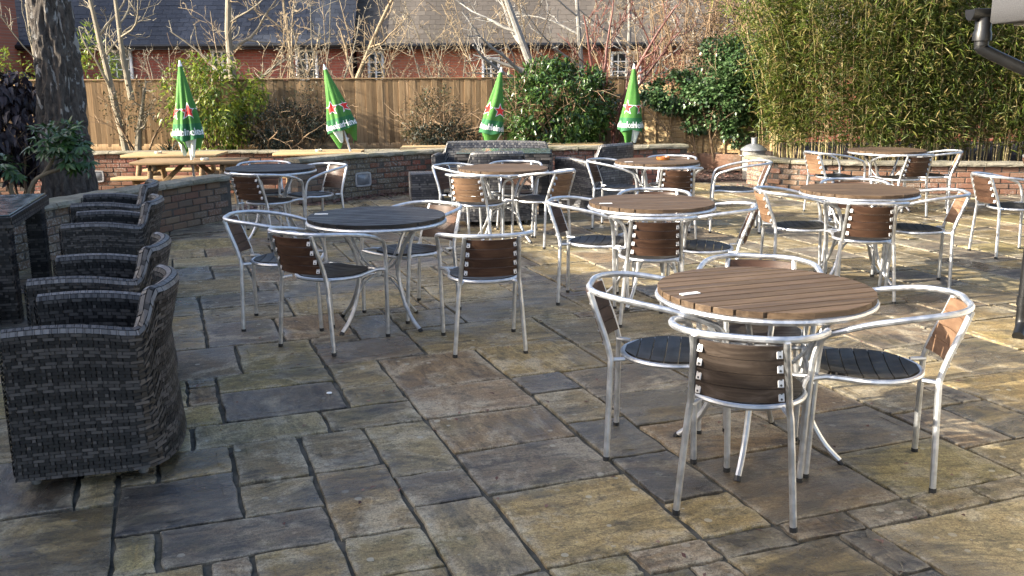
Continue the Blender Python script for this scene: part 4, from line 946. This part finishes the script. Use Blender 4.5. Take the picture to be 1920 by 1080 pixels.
cp = MB(); cp.lathe([(0,0),(.014,0),(.014,.003),(0,.003)], 14); o = cp.build('bottle_top', M['tag']); o.location = (-.93,4.52,.006); tag(o, 'white disc lying on the dark paving by the rattan armchairs', 'bottle top')
# ================================================================== PLANTS
def leaf_mesh(name, pos, axis, nrm, length, width, mat, fold=.25, six=False, curl=.0):
    pos = np.asarray(pos, float); N = len(pos); axis = axis/np.linalg.norm(axis,axis=1,keepdims=True)
    side = np.cross(axis, nrm); side /= np.linalg.norm(side,axis=1,keepdims=True)+1e-9; up = np.cross(side, axis)
    L = np.broadcast_to(np.asarray(length,float).reshape(-1,1),(N,1)); W = np.broadcast_to(np.asarray(width,float).reshape(-1,1),(N,1))
    dn = -up*L*curl
    if six:
        V_ = [pos, pos+axis*L*.33+side*W*.5+up*W*fold, pos+axis*L*.33-side*W*.5+up*W*fold, pos+axis*L*.36, pos+axis*L*.72+side*W*.36+up*W*fold*.7+dn*.5, pos+axis*L*.72-side*W*.36+up*W*fold*.7+dn*.5, pos+axis*L*.74+dn*.5, pos+axis*L+dn]
        T = [(0,1,3),(0,3,2),(1,4,6),(1,6,3),(3,6,5),(3,5,2),(4,7,6),(6,7,5)]
    else:
        V_ = [pos, pos+axis*L*.42+side*W*.5+up*W*fold, pos+axis*L*.42-side*W*.5+up*W*fold, pos+axis*L+dn]
        T = [(0,1,3),(0,3,2)]
    nvt = len(V_); co = np.stack(V_,1).reshape(-1,3); tri = (np.arange(N)[:,None,None]*nvt+np.array(T)[None]).reshape(-1,3)
    me = bpy.data.meshes.new(name); me.vertices.add(len(co)); me.vertices.foreach_set('co', co.astype('f').ravel())
    me.loops.add(tri.size); me.loops.foreach_set('vertex_index', tri.astype('i').ravel()); me.polygons.add(len(tri)); me.polygons.foreach_set('loop_start', np.arange(0,tri.size,3,dtype='i'))
    me.polygons.foreach_set('loop_total', np.full(len(tri),3,'i')); me.materials.append(mat); me.update(calc_edges=True); me.validate(); return me
def rdir(n): v = rng.normal(size=(n,3)); return v/np.linalg.norm(v,axis=1,keepdims=True)
def leaves(name, parent, pos, mat, L, W, out=None, droop=.2, spread=.8, six=False, fold=.25, curl=.1, up=.0):
    n = len(pos); ax = rdir(n)*spread
    if out is not None: ax = ax+out
    ax[:,2] += up-droop; nr = rdir(n)*.6+np.array([0,0,1.]);
    if out is not None: nr = nr+out*.6
    me = leaf_mesh(name, pos, ax, nr, rng.uniform(L*.65,L*1.25,n), rng.uniform(W*.7,W*1.2,n), mat, fold, six, curl); return stuff(obj(name, me, parent))
def clump_points(c, r, n, lumps=26, sig=.20, shell=.62, flat_bottom=None):
    """points in uneven clumps spread over an ellipsoid"""
    c = np.array(c); r = np.array(r); d = rdir(lumps); rad = rng.uniform(shell,1.0,lumps)[:,None]; cc = d*rad
    idx = rng.integers(0,lumps,n); p = cc[idx]+rng.normal(size=(n,3))*sig*rng.uniform(.5,1.3,lumps)[idx][:,None]
    ln = np.linalg.norm(p,axis=1,keepdims=True); p = np.where(ln > 1.12, p/ln*rng.uniform(.9,1.12,(n,1)), p)
    out = p/(np.linalg.norm(p,axis=1,keepdims=True)+1e-6); q = c+p*r
    if flat_bottom is not None: q[:,2] = np.maximum(q[:,2], flat_bottom+rng.uniform(0,.06,n))
    return q, out
def grow(mb, p, d, length, r0, depth, rs_, wander=.18, ratio=.62, nchild=3, tropism=.08, sides=(7,5,4,3,3), lo=.25, maxd=3, segs=6, r_end=.35, spread=.8, rmin=.0022, tips=None):
    P = [Vector(p)]; d = Vector(d).normalized(); rad = [r0]; n = max(3, segs-depth)
    for i in range(n):
        d = (d+Vector((rs_.gauss(0,wander),rs_.gauss(0,wander),rs_.gauss(0,wander)+tropism))).normalized(); P.append(P[-1]+d*length/n); rad.append(max(rmin, r0*(1-(1-r_end)*(i+1)/n)))
    mb.tube(P, rad, sides[min(depth,4)], cap=depth < 2)
    if depth >= maxd:
        if tips is not None: tips.append(P[-1])
        return
    k = nchild[depth] if hasattr(nchild,'__len__') else nchild
    for c in range(k):
        t = lo+(1-lo)*(c+rs_.random())/k; i = min(int(t*n), n-1); q = P[i].lerp(P[i+1], t*n-i); rr = rad[i]*(1-.1)
        a = (P[i+1]-P[i]).normalized(); s = Vector((rs_.gauss(0,1),rs_.gauss(0,1),rs_.gauss(0,1))); s = (s-a*s.dot(a)); s = s.normalized() if s.length > .01 else Vector((1,0,0))
        nd = (a*(1-.45*spread)+s*spread*rs_.uniform(.6,1.1)).normalized()
        grow(mb, q, nd, length*ratio*rs_.uniform(.7,1.2)*(1.15-.4*t), max(rmin, rr*rs_.uniform(.45,.62)), depth+1, rs_, wander*1.1, ratio, nchild, tropism, sides, .15, maxd, segs, r_end, spread, rmin, tips)
def tree(name, label, cat, stems, mat, seed, maxd=3, nchild=(6,5,4), ratio=.55, wander=.12, trop=.06, group=None, spread=.8, rmin=.004, leaf=None, twigmat=None):
    rs_ = random.Random(seed); base = Vector(stems[0][0]); t = thing(name, label, cat, base, 0, group)
    tr = MB(); cr = MB(); tips = []
    for (p, d, L, r) in stems:
        p = Vector(p)-base; d = Vector(d).normalized(); P = [p]; rad = [r]; n = 9; dd = d.copy()
        for i in range(n):
            dd = (dd+Vector((rs_.gauss(0,wander*.35),rs_.gauss(0,wander*.35),.0))).normalized(); P.append(P[-1]+dd*L/n); rad.append(r*(1-.72*(i+1)/n))
        P[0] = p-Vector((0,0,.12))
        tr.tube(P, rad, 9)
        k = nchild[0]
        for c in range(k):
            tt = .22+.78*(c+rs_.random())/k; i = min(int(tt*n), n-1); q = P[i].lerp(P[i+1], tt*n-i); a = (P[i+1]-P[i]).normalized()
            s = Vector((rs_.gauss(0,1),rs_.gauss(0,1),rs_.gauss(0,.6))); s = (s-a*s.dot(a)).normalized()
            grow(cr, q, (a*.5+s*spread), L*ratio*rs_.uniform(.6,1.2)*(1.2-.5*tt), max(rmin, rad[i]*rs_.uniform(.35,.6)), 1, rs_, wander, ratio, nchild, trop, (7,6,4,3,3), .2, maxd, 7, .3, spread, rmin, tips)
    tr.build('trunk', mat, t); stuff(cr.build('branches', twigmat or mat, t)) if cr.v else None
    if leaf and tips:
        lp = np.array([tuple(x) for x in tips]); lp = np.repeat(lp, leaf[3], 0)+rng.normal(size=(len(lp)*leaf[3],3))*leaf[4]; leaves('leaves', t, lp, leaf[0], leaf[1], leaf[2])
    return t
# birch
rs_ = random.Random(5); bt = thing('birch_tree', 'thick birch trunk with white-flecked dark bark behind the curved wall', 'tree', (-5.2,11.0,.08))
b = MB(); NS, NZ = 110, 150
def bark(u, v):
    z = v*6.8-.15; a = u*2*math.pi; r_ = .262-.022*z+.09*math.exp(-max(z+.1,0)*3.2); q = .014*math.sin(a*9+2*math.sin(z*3))+.012*math.sin(a*5-z*4)+.011*math.sin(a*17+z*11+2*math.sin(z*7))+.008*math.sin(a*23-z*19)
    x = .02*math.sin(z*1.1)
    return ((r_+q)*math.cos(a)+x, (r_+q)*math.sin(a), z)
b.grid(bark, NS, NZ); b.build('trunk', M['birch'], bt)
cr = MB()
for k in range(16):
    a = rs_.uniform(0,6.28); z = rs_.uniform(3.4,6.3); grow(cr, (.12*math.cos(a),.12*math.sin(a),z), (math.cos(a),math.sin(a),.8), rs_.uniform(1.2,2.4), .045, 1, rs_, .14, .55, (5,5,4), .03, maxd=3, rmin=.004)
stuff(cr.build('crown', M['bark_brown'], bt))
# twin-stem pale tree in front of the fence
tree('twin_stem_tree', 'pale smooth twin-stemmed bare tree between birch and first parasol', 'tree', [((-6.75,16.6,.30),(-.22,.02,1),3.4,.075),((-6.58,16.62,.30),(.02,.0,1),1.15,.07),((-6.60,16.62,1.35),(-.22,0,1),2.6,.055)], M['bark_pale'], 21, 3, (7,5,3), .42, .16)
# red-barked tree
tree('red_bark_tree', 'small bare tree with dark red branching bark beside the fourth parasol', 'tree', [((1.75,16.3,.25),(0,0,1),.62,.05),((1.75,16.3,.78),(-.55,.05,1),1.9,.042),((1.75,16.3,.80),(.42,-.1,1),2.2,.042),((1.55,16.3,1.2),(.12,.1,1),1.9,.03),((1.9,16.3,1.1),(.75,0,.8),1.6,.028)], M['bark_red'], 8, 3, (6,5,3), .40, .12, .14, spread=.6, rmin=.005)
# bare trees and hedge shrubs between fence and houses
BG = 'bare trees and shrubs behind the fence'
trunks = [(440,140,415,-10,20.0,.11,'pale','pale straight bare trunk rising behind the bright shrub'),(1003,130,962,-10,19.4,.12,'silver','thick silvery bare trunk left of the laurel, leaning'),(1092,130,1083,-10,20.5,.075,'silver','slim silver trunk behind the laurel, first of the upright group'),
          (1166,125,1166,-10,21,.07,'silver','slim silver trunk behind the laurel, between two others'),(1300,125,1318,-10,21.5,.075,'silver','slim silver trunk in front of the orange brick wall'),(60,135,20,-10,20,.05,'pale','thin pale bare tree against the red gable'),
          (690,135,745,40,19.6,.085,'tan','bent tan bare tree crossing the brown roof'),(560,140,545,-10,20,.06,'tan','tan bare stem behind the leaning parasol')]
for i, (x0,y0,x1,y1,Y,r_,mt,lab) in enumerate(trunks):
    a = at_px(x0,y0,Y); c = at_px(x1,y1,Y); d = (c-a).normalized(); bs = a-d*((a.z+.3)/d.z)
    tree('bare_tree', lab, 'tree', [(bs,d,5.2 if mt != 'tan' else 4.2,r_)], M['bark_'+mt], 40+i, 3, (9,5,4), .34, .13, .05, BG, .85, .006)
rs2 = random.Random(77)
for i, xpx in enumerate(list(range(330,1250,86))):
    Y = rs2.uniform(18.3,22); p = at_px(xpx+rs2.uniform(-20,20),150,Y); p.z = -.3; ns = 5
    st_ = [((p.x+rs2.uniform(-.35,.35),p.y+rs2.uniform(-.3,.3),-.3),(rs2.uniform(-.38,.38),rs2.uniform(-.25,.25),1),rs2.uniform(2.3,3.9),rs2.uniform(.016,.032)) for _ in range(ns)]
    tree('bare_shrub', 'leafless many-stemmed shrub in the twiggy hedgerow between fence and houses', 'shrub', st_, M['bark_tan' if i%3 else 'bark_pale'], 90+i, 3, (6,4,3), .34, .17, .05, 'hedgerow shrubs behind the fence', .85, .0042)
for i in range(7):
    p = at_px(1270+i*32,60,19.5+.3*(i%3)); st_ = [((p.x+rs2.uniform(-.4,.4),p.y,-.3),(rs2.uniform(-.3,.3),rs2.uniform(-.2,.2),1),rs2.uniform(3.2,4.4),.03) for _ in range(6)]
    tree('bare_shrub', 'dense brown leafless shrub rising between the ivy and the house', 'shrub', st_, M['bark_brown'], 150+i, 3, (10,6,4), .30, .22, .02, 'brown shrubs above the ivy', 1.0, .005)
def leafy(name, label, cat, c, r, n, mat, L, W, six=False, lumps=26, sig=.2, fb=None, stems=6, bark='bark_brown', shell=.6, droop=.2, spread=.8, grp=None, base_z=.3, curl=.1):
    t = thing(name, label, cat, (c[0],c[1],base_z), 0, grp); q, out = clump_points((0,0,c[2]-base_z), r, n, lumps, sig, shell, None if fb is None else fb-base_z)
    leaves('leaves', t, q, mat, L, W, out*.7, droop, spread, six, .25, curl)
    b = MB(); rs_ = random.Random(n)
    for k in range(stems):
        a = rs_.uniform(0,6.28); grow(b, (rs_.uniform(-.1,.1),rs_.uniform(-.1,.1),-.08), (math.cos(a)*r[0]*.8,math.sin(a)*r[1]*.8,r[2]*1.4), (r[2]*1.5+r[0]*.3), .022, 1, rs_, .15, .6, (4,4,3), .05, maxd=3, rmin=.003)
    stuff(b.build('stems', M[bark], t)); return t
leafy('laurel_bush', 'large rounded glossy green laurel against the fence', 'shrub', (.78,16.35,1.05), (.95,.72,.80), 8500, M['laurel'], .105,.043, True, 80, .16, .33, 8, shell=.75)
leafy('bright_shrub', 'yellow-green leafy shrub behind the first parasol', 'shrub', (-5.15,16.45,1.22), (.86,.6,.78), 3000, M['bright'], .115,.04, True, 34, .2, .4, 8, shell=.55, droop=.35, curl=.2)
leafy('bright_shrub', 'topmost spray of pale yellow leaves above the fence by the birch', 'shrub', (-7.9,18.2,1.75), (.45,.4,.85), 700, M['bright'], .11,.035, True, 14, .22, None, 5, base_z=-.3)
leafy('bright_shrub', 'pale leafy shrub peeping over the fence at the gable', 'shrub', (-9.6,18.3,1.6), (.8,.5,.5), 1000, M['bright'], .11,.035, True, 16, .22, None, 5, base_z=-.3)
leafy('dark_shrub', 'low dark green shrub between the first two parasols', 'shrub', (-4.05,16.5,.75), (.85,.45,.42), 3600, M['dark'], .07,.022, False, 40, .2, .33, 8)
leafy('leggy_shrub', 'sparse twiggy shrub against the fence right of the second parasol', 'shrub', (-1.3,16.55,.88), (.62,.4,.55), 1500, M['leggy'], .055,.03, False, 36, .22, .33, 12, shell=.4)
leafy('dark_shrub', 'low dark shrub at the foot of the leggy shrub', 'shrub', (-1.15,16.45,.58), (.58,.38,.28), 2200, M['dark'], .07,.022, False, 30, .2, .33, 6)
leafy('sparse_shrub', 'thin wispy shrub with few leaves on the fence by the leaning parasol', 'shrub', (-3.55,16.6,1.0), (.55,.35,.5), 600, M['leggy'], .055,.03, False, 24, .25, .33, 8, shell=.4)
leafy('sparse_shrub', 'thin creeper with scattered leaves on the pale twin stems', 'shrub', (-6.55,16.65,1.05), (.6,.25,.55), 420, M['leggy'], .06,.035, False, 24, .3, .33, 3, shell=.3)
leafy('withered_shrub', 'drooping dark purple withered shrub left of the birch', 'shrub', (-6.05,11.6,1.05), (.60,.5,.60), 2600, M['purple'], .14,.055, True, 36, .2, .32, 7, droop=1.3, base_z=.08, curl=.25)
# ivy over the lap fence
t = thing('ivy_mass', 'dense dark ivy smothering the end of the lap fence', 'ivy', (3.35,16.2,.0)); pts, outs = [], []
for (cx,cy,cz,rx,ry,rz_,n_) in ((.35,-.15,1.22,.72,.45,.50,3600),(-.45,.15,1.32,.62,.3,.36,2400),(.75,.0,1.80,.6,.45,.48,2600),(.15,.1,1.6,.6,.4,.3,1600),(.55,-.1,.72,.32,.3,.30,900),(-.9,.25,1.3,.25,.2,.15,300),(-.15,.1,.85,.3,.2,.22,500),(.25,.2,2.0,.35,.3,.25,600)):
    q, o_ = clump_points((cx,cy,cz),(rx,ry,rz_),int(n_*1.5),30,.22,.6); pts.append(q); outs.append(o_)
leaves('leaves', t, np.concatenate(pts), M['ivy'], .062, .055, np.concatenate(outs)*.8+np.array([0,-.3,0]), .4, .7, False, .15, .1)
b = MB(); rs_ = random.Random(3)
for k in range(10): grow(b, (rs_.uniform(-.4,.9),rs_.uniform(0,.2),0), (rs_.uniform(-.3,.3),0,1), 1.7, .016, 1, rs_, .15, .5, (4,4,3), .03, maxd=3, rmin=.003)
for k in range(26): a = Vector((rs_.uniform(-1.1,.9),-.05+.3*rs_.random(),rs_.uniform(.8,1.2))); b.tube(smooth_path([a,a+Vector((rs_.uniform(-.08,.08),-.03,-.25)),a+Vector((rs_.uniform(-.14,.14),-.02,-.55))],3), .003, 3)
stuff(b.build('stems', M['bark_brown'], t))
# bamboo thicket
t = thing('bamboo_thicket', 'tall dense yellow-green bamboo thicket growing over the brick bed wall', 'bamboo', (6.5,14.6,.36)); rb = random.Random(9)
cn = MB(); LP, LO = [], []
for k in range(560):
    x = rb.uniform(-2.45,5.2); yb = rb.uniform(-1.25,1.5) if rb.random() < .4 else -1.15+abs(rb.gauss(0,.35))
    front = -1.35+max(0,(-x-1.4))*1.0-.06*x
    y = max(yb, front+rb.uniform(.12,.35)); h = rb.uniform(1.6,4.6); lean = Vector((rb.gauss(0,.10)-(.10 if x < -1.8 else 0),rb.gauss(-.05,.10),0)); P = []
    for i in range(6): f = i/5; P.append(Vector((x,y,-.05))+Vector((0,0,h*f))+lean*h*f*f*1.3)
    cn.tube(P, [.0068*(1-.6*i/5) for i in range(6)], 4, cap=False)
    nl = int(h*78)
    for q in range(nl):
        f = rb.uniform(.04,1.0)**.9; i = min(int(f*5),4); p = P[i].lerp(P[i+1], f*5-i); o_ = Vector((rb.gauss(0,1),rb.gauss(-.35,1),rb.gauss(.1,.7))); s = rb.uniform(.04,.30)
        LP.append(tuple(p+o_.normalized()*s)); LO.append(tuple(o_))
LP = np.array(LP); LO = np.array(LO); LO /= np.linalg.norm(LO,axis=1,keepdims=True)
keep = LP[:,2] > .16+.45*rng.random(len(LP))**2; LP, LO = LP[keep], LO[keep]
stuff(cn.build('canes', M['cane'], t)); leaves('leaves', t, LP, M['bamboo'], .145, .0155, LO*.8, .25, .7, False, .2, .22, .35)
# palmate shrub in front of the birch
t = thing('palmate_shrub', 'dark green palmate-leaved shrub on bent bare stems before the birch', 'shrub', (-4.98,9.6,.38)); t.scale = (.86,.86,.9); b = MB()
for P in ([(-.16,0,-.40),(.05,.0,.12),(.22,0,.27),(.5,0,.36),(.62,0,.52)],[(.22,0,.27),(.32,.05,.42),(.40,.05,.62)],[(-.12,0,-.36),(-.15,-.05,.15),(-.05,-.05,.32)]): b.tube(smooth_path(P,4), .022, 8)
b.build('stems', M['bark_tan'], t); LPn, LAx, LNr = [], [], []; rp = random.Random(4)
for (cx,cy,cz,n_,sp) in ((.56,0,.62,30,.26),(.36,0,.62,22,.24),(.62,0,.42,14,.2),(-.18,-.05,.36,10,.18),(-.25,-.7,.12,9,.16)):
    for k in range(n_):
        d = Vector((rp.gauss(0,1),rp.gauss(-.3,1),rp.gauss(.25,.6))).normalized(); c_ = Vector((cx,cy,cz))+d*sp*rp.uniform(.4,1.0); nn = (d*.7+Vector((0,-.2,.8))).normalized()
        e1 = d.cross(nn); e1 = e1.normalized(); e2 = nn.cross(e1).normalized()*-1
        for a in (-1.9,-1.2,-.6,0,.6,1.2,1.9):
            ax = (d*math.cos(a)*.9+e1*math.sin(a)-Vector((0,0,.25))).normalized(); LPn.append(tuple(c_)); LAx.append(tuple(ax)); LNr.append(tuple(nn))
me = leaf_mesh('leaves', np.array(LPn), np.array(LAx), np.array(LNr), rng.uniform(.10,.16,len(LPn)), .042, M['fatsia'], .2, True, .2); stuff(obj('leaves', me, t))
# strappy clump at the fence foot, little sapling
t = thing('strap_leaf_clump', 'spiky strap-leaved clump at the fence foot by the pale twin stems', 'plant', (-5.95,16.5,.30)); n_ = 40; ax = np.c_[rng.normal(size=n_)*.6,rng.normal(size=n_)*.4,rng.uniform(.5,1,n_)]
stuff(obj('leaves', leaf_mesh('leaves', np.c_[rng.normal(size=(n_,2))*.05,np.zeros(n_)], ax, rdir(n_), rng.uniform(.2,.36,n_), .02, M['dark'], .2, True, .2), t))
# leaf litter along the walls, twigs on paving
pts = []
for P, n_, zz, off in ((WALL_B,1500,.008,-.24),(WALL_E,260,.008,-.2),(WALL_A,160,.008,.2)):
    at, L = path_fn(P)
    for k in range(n_):
        s = rng.uniform(0,L); p, d = at(s); n2 = Vector((-d.y,d.x,0)); o_ = n2*(math.copysign(.12,off)+math.copysign(abs(rng.normal())*.16,off)); pts.append((p.x+o_.x,p.y+o_.y,zz+rng.uniform(0,.008)))
for k in range(900): pts.append((rng.uniform(2.6,3.75),rng.uniform(14.3,16.6),.014+rng.uniform(0,.015)))
for k in range(500): pts.append((rng.uniform(-3.35,-2.9),rng.uniform(11.0,12.2),.012+rng.uniform(0,.01)))
pts = np.array(pts); n_ = len(pts); a = rng.uniform(0,6.28,n_)
o = obj('leaf_litter', leaf_mesh('leaf_litter', pts, np.c_[np.cos(a),np.sin(a),rng.uniform(-.05,.15,n_)], np.c_[rng.normal(size=(n_,2))*.25,np.ones(n_)], rng.uniform(.03,.065,n_), .03, M['mulch_bits'], .2)); tag(o, 'scattered brown leaf litter along the foot of the brick walls', 'leaf litter', kind='stuff')

n_ = 150; Yv = rng.uniform(2.4,9.5,n_); Xv = rng.uniform(-.42,.46,n_)*Yv+.3; a = rng.uniform(0,6.28,n_)
o = obj('stray_leaves', leaf_mesh('stray_leaves', np.c_[Xv,Yv,np.full(n_,.007)], np.c_[np.cos(a),np.sin(a),rng.uniform(0,.2,n_)], np.c_[rng.normal(size=(n_,2))*.3,np.ones(n_)], rng.uniform(.015,.04,n_), .014, M['mulch_bits'], .25)); tag(o, 'stray dead leaves and twigs dotted over the paving', 'leaf litter', kind='stuff')
